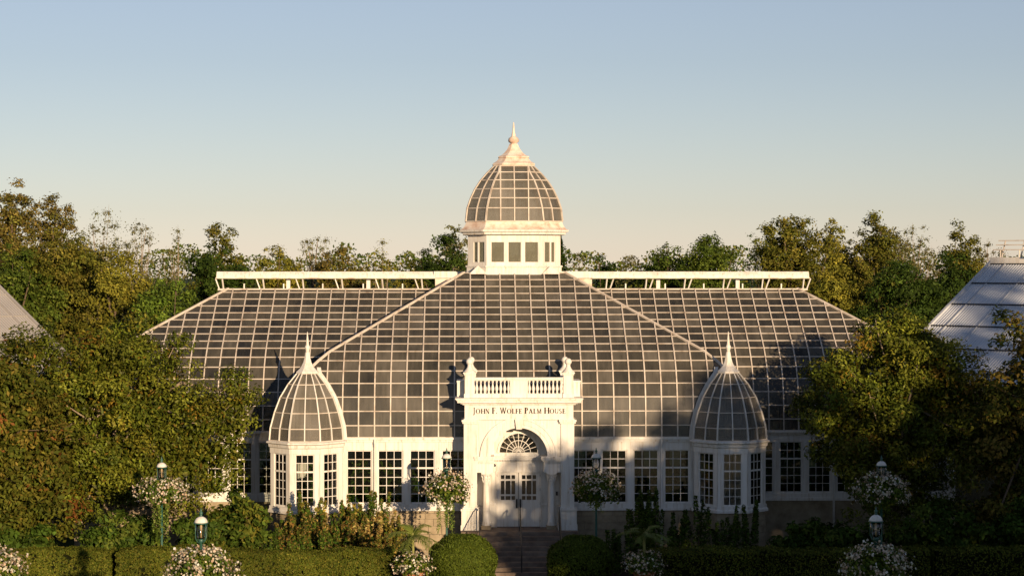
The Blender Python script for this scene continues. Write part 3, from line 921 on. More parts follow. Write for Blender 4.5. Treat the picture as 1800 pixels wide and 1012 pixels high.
# spandrel with the arch cut out
mb = MB(); N = 28; ri, ro = 1.21, 1.65
arc = [(ri * math.cos(math.pi - math.pi * i / N), ARC + ri * math.sin(math.pi - math.pi * i / N)) for i in range(N + 1)]
poly_top = 6.30
ys = YP + .06
for (xa, za), (xb, zb) in zip(arc, arc[1:]):
    mb.add([(xa, ys, za), (xb, ys, zb), (xb, ys, poly_top), (xa, ys, poly_top)], [(0, 1, 2, 3)])
    mb.add([(xa, ys, za), (xb, ys, zb), (xb, YD, zb), (xa, YD, za)], [(3, 2, 1, 0)])
mb.box(-1.776, -ri, ys, YD, ARC, 6.3); mb.box(ri, 1.776, ys, YD, ARC, 6.3)
mb.build('spandrel', 'white', PH)
mb = MB()
for r0, r1, pr in ((ri - .01, ri + .14, .03), (ri + .14, ri + .34, .055), (ri + .34, ro, .085)):
    for i in range(N):
        t0, t1 = math.pi * i / N, math.pi * (i + 1) / N
        q = []
        for yy in (ys - pr, ys + .01):
            for r_, t in ((r0, t0), (r1, t0), (r1, t1), (r0, t1)): q.append((r_ * math.cos(t), yy, ARC + r_ * math.sin(t)))
        mb.add(q, [(0, 1, 2, 3), (0, 4, 5, 1), (2, 6, 7, 3), (1, 5, 6, 2), (3, 7, 4, 0)])
mb.build('archivolt', 'white', PH)
mb = MB(); mb.add([(-.12, ys - .16, 5.90), (.12, ys - .16, 5.90), (.18, ys - .16, 6.32), (-.18, ys - .16, 6.32), (-.12, ys, 5.90), (.12, ys, 5.90), (.18, ys, 6.32), (-.18, ys, 6.32)], [(0, 1, 2, 3), (0, 4, 5, 1), (1, 5, 6, 2), (2, 6, 7, 3), (3, 7, 4, 0)])
mb.box(-.05, .05, ys - .18, ys - .16, 5.96, 6.26); mb.build('keystone', 'white', PH)
# entablature
mb = MB(); mb.box(-2.30, 2.30, YP + .01, .4, 6.30, 6.93); mb.build('frieze', 'white', PH)
mb = MB(); mb.box(-2.34, 2.34, YP - .03, .4, 6.30, 6.345); mb.build('frieze_moulding', 'white', PH)
mb = MB()
for o_, z0, z1 in ((.06, 6.93, 6.98), (.14, 6.98, 7.03), (.28, 7.03, 7.13), (.33, 7.13, 7.18), (.37, 7.18, 7.23)):
    mb.box(-2.33 - o_, 2.33 + o_, YP - o_, .7, z0, z1 - .001)
mb.build('portal_cornice', 'white', PH)
# balustrade
bal = MB(); bal.box(-2.05, 2.05, YP + .05, YP + .33, 7.23, 7.40); bo = bal.build('balustrade', 'white', PH)
mb = MB(); mb.box(-1.86, 1.86, YP + .06, YP + .32, 7.955, 8.0); mb.box(-1.86, 1.86, YP + .02, YP + .36, 8.0, 8.085); mb.build('top_rail', 'white', bo)
mb = MB(); mb.box(-.375, .375, YP + .08, YP + .3, 7.40, 7.955); mb.build('centre_panel', 'white', bo)
bprof = [(.055, 0), (.055, .04), (.03, .06), (.05, .11), (.072, .18), (.066, .24), (.036, .36), (.028, .44), (.045, .47), (.045, .49), (.055, .5), (.055, .555)]
bm_ = None
for sg in (-1, 1):
    for k in range(9):
        x = sg * (.44 + k * .168)
        if bm_ is None:
            mb = MB(); mb.lathe(bprof, (0, 0, 0), 10); o = mb.build('baluster', 'white', bo, True, loc=None); bm_ = o.data; o.location = (x, YP + .19, 7.40)
        else: link('baluster', bm_, bo, (x, YP + .19, 7.40))
    for yy in (YP + .0, .25):
        x = sg * 2.09
        xx = x if yy < 0 else sg * 2.02
        mb = MB(); mb.box(xx - .235, xx + .235, yy - .02, yy + .45, 7.231, 7.40); mb.box(xx - .205, xx + .205, yy + .01, yy + .42, 7.40, 8.19); mb.box(xx - .24, xx + .24, yy - .025, yy + .455, 8.19, 8.25); mb.box(xx - .27, xx + .27, yy - .055, yy + .485, 8.25, 8.30)
        pe = mb.build('corner_pedestal', 'white', PH)
        mb = MB(); mb.lathe([(.27, 0), (.23, .05), (.15, .13), (.10, .22), (.085, .28), (.10, .30), (.085, .31)] + [(.15 * math.sin(t), .44 - .15 * math.cos(t)) for t in np.linspace(.6, 3.1, 9)], (xx, yy + .215, 8.30), 16); mb.build('ball_finial', 'white', pe, True)
    # side parapet running back to the roof
    xs = sorted((sg * 2.33, sg * 2.62))
    mb = MB(); mb.box(xs[0], xs[1], -.75, .55, 7.24, 7.86); mb.box(xs[0] - .02, xs[1] + .02, -.78, .57, 7.86, 7.92); mb.build('side_parapet', 'white', PH)
mb = MB(); mb.box(-2.3, 2.3, YP + .4, .6, 7.232, 7.25); mb.build('terrace_deck', 'weathered', PH)
# portal body behind the piers
for sg in (-1, 1):
    xs = sorted((sg * 1.9, sg * 2.3)); mb = MB(); mb.box(xs[0], xs[1], -.2, .5, 1.62, 6.3); mb.build('portal_flank', 'white', PH)
# recess: back wall with fanlight and doors
FR = .86
mb = MB()
arcf = [(FR * math.cos(math.pi - math.pi * i / N), 4.83 + FR * math.sin(math.pi - math.pi * i / N)) for i in range(N + 1)]
for (xa, za), (xb, zb) in zip(arcf, arcf[1:]): mb.add([(xa, YD, za), (xb, YD, zb), (xb, YD, 6.1), (xa, YD, 6.1)], [(0, 1, 2, 3)])
mb.box(-1.78, -FR, YD, YD + .12, 4.83, 6.1); mb.box(FR, 1.78, YD, YD + .12, 4.83, 6.1)
mb.box(-1.78, 1.78, YD, YD + .12, 3.98, 4.83); mb.box(-1.78, -.93, YD, YD + .12, 1.62, 3.98); mb.box(.93, 1.78, YD, YD + .12, 1.62, 3.98)
mb.build('doorway_wall', 'white', PH)
# panels beside the door
mb = MB()
for sg in (-1, 1):
    for a, b, z0, z1 in ((1.02, 1.14, 2.75, 3.85), (1.02, 1.14, 1.75, 2.52), (1.5, 1.7, 2.75, 3.85), (1.5, 1.7, 1.75, 2.52)):
        xs = sorted((sg * a, sg * b)); mb.box(xs[0], xs[1], YD - .02, YD, z0, z1)
    xs = sorted((sg * .98, sg * 1.75)); mb.box(xs[0], xs[1], YD - .05, YD - .001, 2.58, 2.66)
    xs = sorted((sg * .93, sg * .985)); mb.box(xs[0], xs[1], YD - .04, YD, 1.64, 4.03)
mb.box(-.93, .93, YD - .04, YD, 3.975, 4.03)
mb.build('wall_panelling', 'white', PH)
mb = MB(); mb.box(-1.2, 1.2, YD - .10, YD, 4.52, 4.62); mb.box(-1.2, 1.2, YD - .16, YD, 4.62, 4.69); mb.box(-1.2, 1.2, YD - .05, YD, 4.69, 4.80); tr = mb.build('transom', 'white', PH)
for k in range(30):
    x = -1.0 + k * 2.0 / 29
    mb = MB(); mb.box(x - .02, x + .02, YD - .085, YD - .0, 4.46, 4.519); mb.build('dentil', 'white', tr)
fan = MB()
for r0, r1, w in ((FR - .05, FR + .05, .05), (.50, .525, .03), (.24, .262, .03), (.06, .09, .04)):
    for i in range(N):
        t0, t1 = math.pi * i / N, math.pi * (i + 1) / N; q = []
        for yy in (YD - w, YD + .05):
            for r_, t in ((r0, t0), (r1, t0), (r1, t1), (r0, t1)): q.append((r_ * math.cos(t), yy, 4.83 + r_ * math.sin(t)))
        fan.add(q, [(0, 1, 2, 3), (0, 4, 5, 1), (2, 6, 7, 3), (1, 5, 6, 2), (3, 7, 4, 0)])
for i in range(1, 10):
    t = math.pi * i / 10
    fan.bar((.08 * math.cos(t), YD + .01, 4.83 + .08 * math.sin(t)), ((FR - .04) * math.cos(t), YD + .01, 4.83 + (FR - .04) * math.sin(t)), .022, .04, (0, 1, 0))
fo = fan.build('fanlight', 'white', PH)
for i in range(10):
    for r0, r1 in ((.075, .25), (.25, .51), (.51, FR - .03)):
        t0, t1 = math.pi * i / 10, math.pi * (i + 1) / 10; tm = (t0 + t1) / 2
        q = [Vector((r_ * math.cos(t), YD + .035, 4.83 + r_ * math.sin(t))) for r_, t in ((r0, t0), (r1, t0), (r1, tm), (r1, t1), (r0, t1), (r0, tm))]
        mb = MB(); mb.slab(q, (0, -1, 0), .005); mb.build('pane', 'glass', fo)
# imposts and columns
for sg in (-1, 1):
    xs = sorted((sg * 1.06, sg * 1.776))
    mb = MB(); mb.box(xs[0], xs[1], YP + .09, YD, 4.06, 4.50); mb.box(xs[0] - .05, xs[1] + .01, YP + .03, YD, 4.50, 4.58); mb.box(xs[0] - .11, xs[1] + .01, YP - .04, YD, 4.58, 4.67); mb.box(xs[0] - .13, xs[1] + .01, YP - .06, YD, 4.67, 4.749)
    im = mb.build('impost', 'white', PH)
    for k in range(10):
        x = xs[0] + .02 + k * (xs[1] - xs[0] - .04) / 9
        mb = MB(); mb.box(x - .018, x + .018, YP + .05, YP + .09, 4.44, 4.499); mb.build('dentil', 'white', im)
    cx, cy = sg * 1.385, YP + .30
    mb = MB(); mb.lathe([(.20, 1.80), (.20, 1.84), (.17, 1.88), (.185, 1.92), (.145, 1.97), (.142, 2.4), (.128, 3.4), (.122, 3.60), (.135, 3.62)], (cx, cy, 0), 20); co = mb.build('column', 'white', PH, True)
    mb = MB(); mb.box(cx - .21, cx + .21, cy - .21, cy + .21, 1.62, 1.80); mb.build('column_base', 'stone', co)
    mb = MB(); mb.lathe([(.125, 3.62), (.15, 3.70), (.14, 3.75), (.18, 3.83), (.165, 3.88), (.22, 3.98)], (cx, cy, 0), 16); mb.box(cx - .21, cx + .21, cy - .21, cy + .21, 3.985, 4.059)
    for q in range(8):
        t = 2 * math.pi * q / 8 + .39
        for r_, z in ((.15, 3.70), (.185, 3.86)):
            mb.bar((cx + r_ * .85 * math.cos(t), cy + r_ * .85 * math.sin(t), z - .07), (cx + r_ * 1.2 * math.cos(t), cy + r_ * 1.2 * math.sin(t), z + .07), .055, .035)
    mb.build('capital', 'white', co)
    cy2 = YD - .02
    mb = MB(); mb.box(cx - .13, cx + .13, YD - .05, YD, 1.66, 4.06); mb.build('wall_pilaster', 'white', PH)
# doors
for sg in (-1, 1):
    dm = MB(); yd = YD + .03
    a0, a1 = (.012, .925)
    def X(u): return sg * u
    def db(u0, u1, z0, z1, y0=yd, y1=yd + .05):
        xs = sorted((X(u0), X(u1))); dm.box(xs[0], xs[1], y0, y1, z0, z1)
    lx = [.145, .30, .345, .555, .60, .755]                      # lites measured from the meeting stile
    lz = [(2.80, 2.97), (3.04, 3.62), (3.69, 3.86)]
    db(a0, lx[0], 1.66, 3.97); db(lx[-1], a1, 1.66, 3.97); db(lx[0], lx[-1], 1.66, 2.80); db(lx[0], lx[-1], 3.86, 3.97)
    db(lx[0], lx[-1], 2.97, 3.04); db(lx[0], lx[-1], 3.62, 3.69)
    for z0, z1 in lz:
        db(lx[1], lx[2], z0, z1); db(lx[3], lx[4], z0, z1)
    db(.14, .78, 1.80, 2.20, yd - .012, yd); db(.14, .78, 2.28, 2.66, yd - .012, yd)
    do = dm.build('door', 'white', PH)
    for z0, z1 in lz:
        for u0, u1 in ((lx[0], lx[1]), (lx[2], lx[3]), (lx[4], lx[5])):
            mb = MB(); xs = sorted((X(u0), X(u1))); mb.box(xs[0], xs[1], yd + .022, yd + .027, z0, z1); mb.build('pane', 'glass', do)
    mb = MB(); xs = sorted((X(.04), X(.115))); mb.box(xs[0], xs[1], yd - .03, yd - .001, 2.45, 2.84); mb.tube([(X(.078), yd - .07, 2.5), (X(.078), yd - .07, 2.8)], .016, 8); mb.build('handle', 'dark_metal', do)
    for z in (1.85, 2.6, 3.2, 3.8):
        mb = MB(); mb.tube([(X(.93), yd - .02, z), (X(.93), yd - .02, z + .1)], .014, 6); mb.build('hinge', 'dark_metal', do)
# vestibule box behind the doors, camera, entry speaker, ceiling of recess
mb = MB(); mb.box(-1.2, 1.2, .9, 1.0, 1.2, 5.8); mb.build('vestibule_wall', 'interior', PH)
mb = MB(); mb.tube([(-1.05, YP + .2, 4.36), (-1.02, YP + .12, 4.36)], [.07, .055], 10); mb.build('security_camera', 'dark_metal', PH)
mb = MB(); mb.box(1.60, 1.68, YD - .07, YD - .021, 3.0, 3.16); mb.build('entry_speaker', 'dark_metal', PH)

# lettering: small-capital roman letters as raised metal, each letter a piece
def glyph(ch):
    """strokes in a box 1 high: ('p', polygon) ; returns list of polygons and advance width"""
    T, th = .22, .1
    P = []
    def rect(x0, x1, z0, z1): P.append([(x0, z0), (x1, z0), (x1, z1), (x0, z1)])
    def stem(x, w=T): rect(x, x + w, 0, 1); rect(x - .07, x + w + .07, 0, .05); rect(x - .07, x + w + .07, .95, 1)
    def diag(x0, z0, x1, z1, w): P.append([(x0 - w / 2, z0), (x0 + w / 2, z0), (x1 + w / 2, z1), (x1 - w / 2, z1)])
    def bow(cx, cz, rx, rz, t0, t1, wmax, n=12):
        for i in range(n):
            a, b = t0 + (t1 - t0) * i / n, t0 + (t1 - t0) * (i + 1) / n
            wa, wb = [.09 + (wmax * 1.35 - .09) * abs(math.cos(t)) for t in (a, b)]
            P.append([(cx + rx * math.cos(a), cz + rz * math.sin(a)), (cx + rx * math.cos(b), cz + rz * math.sin(b)), (cx + (rx - wb) * math.cos(b), cz + (rz - .06) * math.sin(b)), (cx + (rx - wa) * math.cos(a), cz + (rz - .06) * math.sin(a))])
    w = .8
    if ch == 'J': rect(.20, .33, -.02, 1); rect(.12, .42, .95, 1); bow(.10, .0, .23, .26, -1.9, 0.0, .13, 6); w = .44
    elif ch in 'OQ': bow(.47, .5, .46, .52, 0, 2 * math.pi, .15, 24); w = .95
    elif ch == 'H': stem(.08); stem(.66); rect(.2, .68, .47, .53); w = .88
    elif ch == 'N': rect(.1, .16, 0, 1); rect(.02, .25, 0, .05); rect(.66, .72, 0, 1); rect(.56, .80, .95, 1); diag(.14, 1, .68, 0, .20); rect(.0, .14, .95, 1); w = .84
    elif ch == 'F': stem(.08); rect(.2, .58, .94, 1); rect(.53, .58, .80, .95); rect(.2, .48, .49, .55); rect(.44, .48, .40, .64); w = .62
    elif ch == '.': rect(.04, .17, 0, .13); w = .26
    elif ch == 'W': diag(.12, 1, .36, 0, .14); diag(.36, 0, .56, 1, .11); diag(.54, 1, .78, 0, .14); diag(.78, 0, 1.0, 1, .11); rect(.02, .26, .95, 1); rect(.44, .66, .95, 1); rect(.90, 1.1, .95, 1); w = 1.1
    elif ch == 'L': stem(.08); rect(.2, .6, 0, .06); rect(.55, .6, .05, .22); w = .63
    elif ch == 'E': stem(.08); rect(.2, .6, .94, 1); rect(.55, .6, .80, .95); rect(.2, .5, .49, .55); rect(.46, .5, .40, .64); rect(.2, .63, 0, .06); rect(.58, .63, .05, .22); w = .67
    elif ch == 'P': stem(.08); bow(.28, .73, .34, .27, -math.pi / 2, math.pi / 2, .14, 12); rect(.19, .29, .94, 1); rect(.19, .29, .46, .52); w = .65
    elif ch == 'A': diag(.12, 0, .42, 1, .11); diag(.42, 1, .72, 0, .20); rect(.24, .6, .30, .36); rect(.0, .24, 0, .05); rect(.58, .88, 0, .05); w = .86
    elif ch == 'M': rect(.12, .18, 0, 1); rect(.03, .28, 0, .05); diag(.18, 1, .50, .02, .14); diag(.50, .02, .80, 1, .11); rect(.78, .92, 0, 1); rect(.71, .99, 0, .05); w = 1.03
    elif ch == 'U': rect(.08, .21, .3, 1); rect(.0, .29, .95, 1); rect(.64, .70, .3, 1); rect(.55, .79, .95, 1); bow(.39, .32, .31, .34, math.pi, 2 * math.pi, .12, 12); w = .8
    elif ch == 'S':
        bow(.29, .74, .24, .27, .6, math.pi * 1.45, .13, 12); bow(.30, .27, .25, .29, -math.pi * .85, math.pi * .5, .14, 12); w = .58
    return P, w
txt = [('J', 1), ('OHN', 0), (' ', 0), ('F.', 1), (' ', 0), ('W', 1), ('OLFE', 0), (' ', 0), ('P', 1), ('ALM', 0), (' ', 0), ('H', 1), ('OUSE', 0)]
seq = []
cur = 0.0
for s_, big in txt:
    for ch in s_:
        hgt = 1.0 if big else .80
        if ch == ' ': cur += .30; continue
        P, w = glyph(ch)
        seq.append((P, cur, hgt)); cur += w * hgt + .07
xl0, xl1 = -1.96, 1.985
sc = (xl1 - xl0) / cur
yl = YP + .01
for P, u, hgt in seq:
    mb = MB()
    k = sc * hgt
    for poly in P:
        q = [(xl0 + u * sc + a * k, yl - .012, 6.56 + b * .255 * hgt) for a, b in poly]
        ar = sum(q[i][0] * q[(i + 1) % len(q)][2] - q[(i + 1) % len(q)][0] * q[i][2] for i in range(len(q)))
        if ar < 0: q = q[::-1]
        n = len(q); q2 = [(a, yl + .001, c) for a, b, c in q]
        mb.add(q + q2, [tuple(range(n))] + [(i, i + n, (i + 1) % n + n, (i + 1) % n) for i in range(n)])
    mb.build('letter', 'letter', PH)

# --- entrance steps (part of the building), porch slab
mb = MB(); mb.box(-2.45, 2.45, -2.0, YD + .03, .0, 1.64); po = mb.build('porch', 'step', PH)
rs = random.Random(4)
for k in range(10):
    z1 = 1.64 - .164 * (k + 1); y1 = -2.0 - .33 * k
    x = -1.75
    while x < 1.74:
        w = min(rs.choice([1.1, 1.4, 1.75]), 1.75 - x)
        if 1.75 - x - w < .3: w = 1.75 - x
        mb = MB(); mb.box(x + .004, x + w - .004, y1 - .36, y1 - .001, 0, z1 + rs.uniform(-.003, .003)); mb.build('step', 'step', PH)
        x += w
for sg in (-1, 1):
    xs = sorted((sg * 1.76, sg * 2.0)); mb = MB(); mb.box(xs[0], xs[1], -5.3, -1.99, 0, 1.0); mb.build('stair_cheek', 'step', PH)

# --- handrails
def handrail(x, label, posts=6, picket=True, y0=-1.75, y1=-4.6, h=1.0):
    o = empty('handrail', (x, y0, 0))
    t = (1.64 - .15) / 3.3
    z = lambda y: max(.05, 1.64 + (y + 2.0) * .497) if y < -2.0 else 1.64
    pts = [(x, y0 + .12, z(y0) + h - .12), (x, y0 + .1, z(y0) + h - .03), (x, y0, z(y0) + h)] + [(x, y, z(y) + h - .03) for y in np.linspace(-2.1, y1, 6)] + [(x, y1 - .12, z(y1) + h - .16), (x, y1 - .1, z(y1) + .5)]
    MB().tube(pts, .024, 8).build('rail', 'dark_metal', o, True)
    for y in (y0, y1):
        MB().tube([(x, y, z(y) - .05), (x, y, z(y) + h)], .026, 8).build('post', 'dark_metal', o)
    if picket:
        MB().tube([(x, y0, z(y0) + .14), (x, -2.1, z(-2.1) + .14), (x, y1, z(y1) + .14)], .014, 6).build('lower_rail', 'dark_metal', o)
        for y in np.linspace(y0 - .2, y1 + .2, 16):
            MB().tube([(x, y, z(y) + .12), (x, y, z(y) + h - .04)], .009, 5).build('picket', 'dark_metal', o)
    return tag(o, label, 'handrail', 'iron handrails on the entrance steps')
handrail(-1.68, 'black iron handrail with pickets on the sunlit side of the entrance steps')
handrail(.03, 'black iron handrail running down the middle of the entrance steps', picket=False)
handrail(1.68, 'black iron handrail on the shaded side of the entrance steps')

# ------------------------------------------------------------------ lamps and flower baskets
def make_lamp():
    o = empty('street_lamp', (0, 0, 0), True)
    mb = MB(); mb.lathe([(.12, 0), (.12, .1), (.08, .16), (.075, .5), (.05, .6), (.046, 2.0), (.042, 4.38), (.07, 4.40), (.08, 4.46), (.03, 4.5)], n=12); mb.build('pole', 'green_metal', o, True)
    la = MB()
    for k in range(4):
        t = math.pi / 4 + k * math.pi / 2
        c, s_ = math.cos(t), math.sin(t)
        la.tube([(.04 * c, .04 * s_, 4.36), (.15 * c, .15 * s_, 4.42), (.205 * c, .205 * s_, 4.52), (.21 * c, .21 * s_, 4.7), (.21 * c, .21 * s_, 4.94)], .013, 6)
    la.lathe([(.215, 4.915), (.225, 4.93), (.215, 4.95), (.19, 4.95), (.19, 4.915)], n=20)
    lo = la.build('lantern_frame', 'green_metal', o, True)
    mb = MB(); mb.lathe([(.05, 4.48), (.10, 4.50), (.145, 4.57), (.165, 4.68), (.17, 4.92)], n=20); mb.build('globe', 'lampglass', o, True)
    mb = MB(); mb.tube([(0, 0, 4.48), (0, 0, 4.72)], .018, 6); mb.lathe([(.01, 4.72), (.035, 4.75), (.04, 4.84), (.02, 4.9)], n=10); mb.build('bulb', 'brass', o, True)
    mb = MB(); mb.lathe([(.20, 4.945), (.195, 4.98), (.175, 5.03), (.13, 5.08), (.07, 5.11), (.045, 5.12)], n=24); cp = mb.build('lamp_cap', 'white', o, True)
    mb = MB(); mb.lathe([(.045, 5.115), (.05, 5.14), (.03, 5.16), (.055, 5.20), (.05, 5.24), (.02, 5.27), (.025, 5.30), (.005, 5.36)], n=12); mb.build('finial', 'green_metal', cp, True)
    return o
def ball_leaves(rng, n, c, r, size, cols, name, mat, wts=None, shell=(.55, 1.0), low=-1.0, aspect=.55, lump=.12, cluster=0):
    d = rng.normal(size=(n, 3)); d /= np.linalg.norm(d, axis=1, keepdims=True)
    bad = d[:, 2] < low; d[bad, 2] *= -1
    ph = np.sin(d @ np.array([5.1, 3.3, 4.2]) + 1) * np.cos(d @ np.array([-3.7, 6.2, 2.6]))
    if cluster:
        cc = d[:max(4, n // cluster)]; d = cc[rng.integers(0, len(cc), n)] + rng.normal(size=(n, 3)) * .085
        d /= np.linalg.norm(d, axis=1, keepdims=True)
    rr = (shell[0] + (shell[1] - shell[0]) * rng.random(n) ** .6) * (1 + lump * ph + rng.normal(size=n) * .05)
    pos = np.array(c) + d * np.array(r) * rr[:, None]
    nr = d * 1.0 + rng.normal(size=(n, 3)) * .55
    return leaf_mesh(name, pos, nr, size * rng.uniform(.6, 1.35, n), tints(rng, n, cols, wts), mat, aspect, rng)
GREENS = [(.06, .09, .02), (.09, .11, .025), (.045, .07, .018), (.13, .13, .03)]
PETALS = [(.80, .70, .54), (.84, .78, .64), (.80, .62, .48), (.76, .62, .45), (.50, .36, .24)]
def flower_basket(loc, label, r=.92, h=.72, zc=3.6, trail=1.0, seed=3, dens=1.0, ntr=10, lowbias=-.75):
    rng = np.random.default_rng(seed)
    o = empty('flower_basket', loc, True)
    mb = MB(); mb.lathe([(.10, zc - .40), (.40, zc - .30), (.50, zc - .05), (.46, zc - .05), (.36, zc - .26), (.06, zc - .35)], n=18); mb.build('basket', 'green_metal', o, True)
    link('foliage', ball_leaves(rng, int(3600 * dens), (0, 0, zc), (r * .95, r * .95, h * .95), .13, GREENS, 'foliage', 'leaf', shell=(.3, 1.0), low=lowbias, lump=.2), o)
    fo = link('blossoms', ball_leaves(rng, int(950 * dens), (0, 0, zc + .03), (r * 1.03, r * 1.03, h * 1.03), .085, PETALS, 'blossoms', 'petal', shell=(.86, 1.03), low=lowbias + .2, aspect=.9, cluster=7, lump=.2), o)
    tag(fo, kind='stuff'); tag(o.children[1], kind='stuff')
    if trail:
        P, Nn, Z = [], [], []
        for k in range(ntr):
            t = rng.uniform(0, 2 * math.pi); rr = rng.uniform(.12, .45) * r; Lq = trail * rng.uniform(.55, 1.1)
            m = int(70 * Lq)
            zz = np.sort(rng.random(m)) * Lq
            P.append(np.stack([rr * np.cos(t) + rng.normal(size=m) * .035, rr * np.sin(t) + rng.normal(size=m) * .035, zc - h * .55 - zz], 1))
        P = np.concatenate(P); n = len(P)
        me = leaf_mesh('trailing_vine', P, rng.normal(size=(n, 3)) + np.array([0, -.6, .2]), .075 * rng.uniform(.6, 1.2, n), tints(rng, n, [(.14, .17, .05), (.10, .14, .04), (.18, .19, .07)]), 'leaf', .7, rng)
        tag(link('trailing_vine', me, o), kind='stuff')
    return tag(o, label, 'flower basket', 'flower baskets on the lamp posts')

lamp0 = make_lamp()
LAMPS = [
    (-14.15, -7.5, 0, 'green lamp post before the magnolia tree, behind the clipped hedge on the sunlit side', .98, .56, 3.95, 1.35,
     'wide pink and white flower basket with long trailing vines before the magnolia tree'),
    (-10.1, -27, .28, 'green lamp post standing out of the flower ball in front of the sunlit hedge', 1.0, .72, 3.58, 0,
     'big ball of white and pink flowers in front of the sunlit hedge'),
    (-3.03, -4.0, 0, 'green lamp post on the sunlit side of the white entrance portal', .92, .75, 3.58, 1.3,
     'round flower basket in full sun beside the entrance portal'),
    (3.10, -4.0, 0, 'green lamp post on the shaded side of the white entrance portal', 1.0, .72, 3.62, .5,
     'round flower basket in shade beside the entrance portal'),
    (14.15, -7.5, 0, 'upper of the two lamp posts in the dark on the shaded side', 1.05, .72, 3.85, .3,
     'upper of the two flower baskets in the dark on the shaded side'),
    (10.1, -27, .28, 'lower of the two lamp posts in the dark on the shaded side', .95, .72, 3.62, 0,
     'lower of the two flower baskets in the dark on the shaded side'),
    (-16.35, -27, .28, 'lamp post just outside the frame above the flower ball in the sunlit bottom corner', 1.0, .72, 3.58, 0,
     'ball of white flowers cut by the picture edge in the sunlit bottom corner'),
]
for i, (x, y, dz, lab, r, h, zc, trail, lab2) in enumerate(LAMPS):
    o = lamp0 if i == 0 else copy_tree(lamp0)
    o.location = (x, y, 0); o.scale = (1, 1, (5.36 + dz) / 5.36) if dz else (1, 1, 1)
    tag(o, lab, 'street lamp', 'green lamp posts in the garden')
    flower_basket((x, y, 0), lab2, r, h, zc + (.1 if dz else 0), trail, 40 + i, 1.25 if y < -20 else 1.0, 16 if i == 0 else 10)

# ------------------------------------------------------------------ hedges and topiary
HEDGE = [(.075, .08, .016), (.10, .095, .02), (.055, .065, .013), (.12, .10, .025)]
def hedge(name, pts_fn, label, n, seed, cat='hedge', cols=HEDGE, size=.075):
    """pts_fn(u,v) -> surface point and outward normal; closed shell of small leaves over a dark core"""
def box_hedge(x0, x1, y0, y1, top, label, n, seed, nseg=24, rnd=.22):
    rng = np.random.default_rng(seed)
    cx, cy = (x0 + x1) / 2, (y0 + y1) / 2
    o = empty('clipped_hedge', (cx, cy, 0))
    core = MB(); xs = np.linspace(x0 + .06, x1 - .06, nseg)
    core.loft([[(x, y0 + .07, 0), (x, y1 - .07, 0), (x, y1 - .12, top(x) - .12), (x, y1 - .25, top(x) - .06), (x, y0 + .25, top(x) - .06), (x, y0 + .1, top(x) - .14)] for x in xs])
    core.build('twigs', 'core', o)
    hh = np.mean([top(x) for x in xs])
    areas = np.array([(x1 - x0) * hh, (x1 - x0) * hh * .35, (x1 - x0) * (y1 - y0) * 1.3, (y1 - y0) * hh, (y1 - y0) * hh]); k = rng.choice(5, n, p=areas / areas.sum())
    u, v = rng.random(n), rng.random(n)
    x = np.where(k < 3, x0 + (x1 - x0) * u, np.where(k == 3, x0, x1))
    tz = np.array([top(q) for q in x])
    y = np.where(k == 0, y0, np.where(k == 1, y1, y0 + (y1 - y0) * (v if True else 0)))
    y = np.where(k >= 3, y0 + (y1 - y0) * u, y)
    z = np.where(k == 2, tz, np.where(k >= 3, v * tz, v * tz))
    nr = np.zeros((n, 3)); nr[k == 0, 1] = -1; nr[k == 1, 1] = 1; nr[k == 2, 2] = 1; nr[k == 3, 0] = -1; nr[k == 4, 0] = 1
    # rounded arrises
    ey = np.minimum(y - y0, y1 - y) ; ez = tz - z
    cut = np.where((k == 2) & (ey < rnd), (rnd - ey), 0); z -= cut ** 2 / rnd * .55
    cut = np.where((k < 2) & (ez < rnd), (rnd - ez), 0); y += np.where(k == 0, 1, -1) * cut ** 2 / rnd * .55 * (k < 2)
    nr[(k == 2) & (y - y0 < rnd), 1] -= .7; nr[(k == 0) & (ez < rnd), 2] += .7
    w = .035 * (np.sin(x * 3.1 + z * 2) + np.sin(x * 7.7 + y * 5 + 1) * .6 + np.sin(z * 9 + x * 2.3) * .5)
    pos = np.stack([x, y, z], 1) + nr * (w + rng.normal(size=n) * .022)[:, None]
    hol = np.stack([rng.uniform(x0, x1, 60), np.full(60, y0) + (rng.random(60) < .4) * rng.uniform(0, y1 - y0, 60), rng.uniform(.2, 1.95, 60)], 1)
    hr = rng.uniform(.04, .12, 60); keep = np.ones(n, bool)
    for c_, r_ in zip(hol, hr): keep &= ((pos - c_) ** 2).sum(1) > r_ ** 2
    pos = pos[keep]; nr = nr[keep]; x = x[keep]; y = y[keep]; z = z[keep]; n = int(keep.sum())
    patch = 1 + .22 * np.sin(x * 1.9 + z * 1.3) * np.sin(x * .7 + 2 + y)
    t = tints(rng, n, HEDGE, jit=.2) * patch[:, None]
    me = leaf_mesh('foliage', pos - np.array([cx, cy, 0]), nr + rng.normal(size=(n, 3)) * .55, .085 * rng.uniform(.7, 1.3, n), np.clip(t, .004, 1), 'leaf', .6, rng)
    f = bpy.data.objects.new('foliage', me); COL.objects.link(f); f.parent = o; tag(f, kind='stuff')
    return tag(o, label, 'hedge', 'clipped garden hedges')
htop = lambda x: 1.92 - .20 * math.exp(-((x + 8.6) / 1.5) ** 2) + .05 * math.sin(x * 1.3)
box_hedge(-15.6, -5.1, -9.6, -8.2, htop, 'long sunlit clipped hedge with dipping top below the flower bed', 60000, 1)
box_hedge(-21.5, -15.85, -9.3, -8.0, lambda x: 1.88 + .03 * math.sin(x * 2), 'short clipped hedge in the sunlit bottom corner below the leafy tree', 30000, 2)
box_hedge(4.9, 15.6, -9.6, -8.2, lambda x: 1.85 + .04 * math.sin(x), 'long clipped hedge in deep shade', 20000, 3)
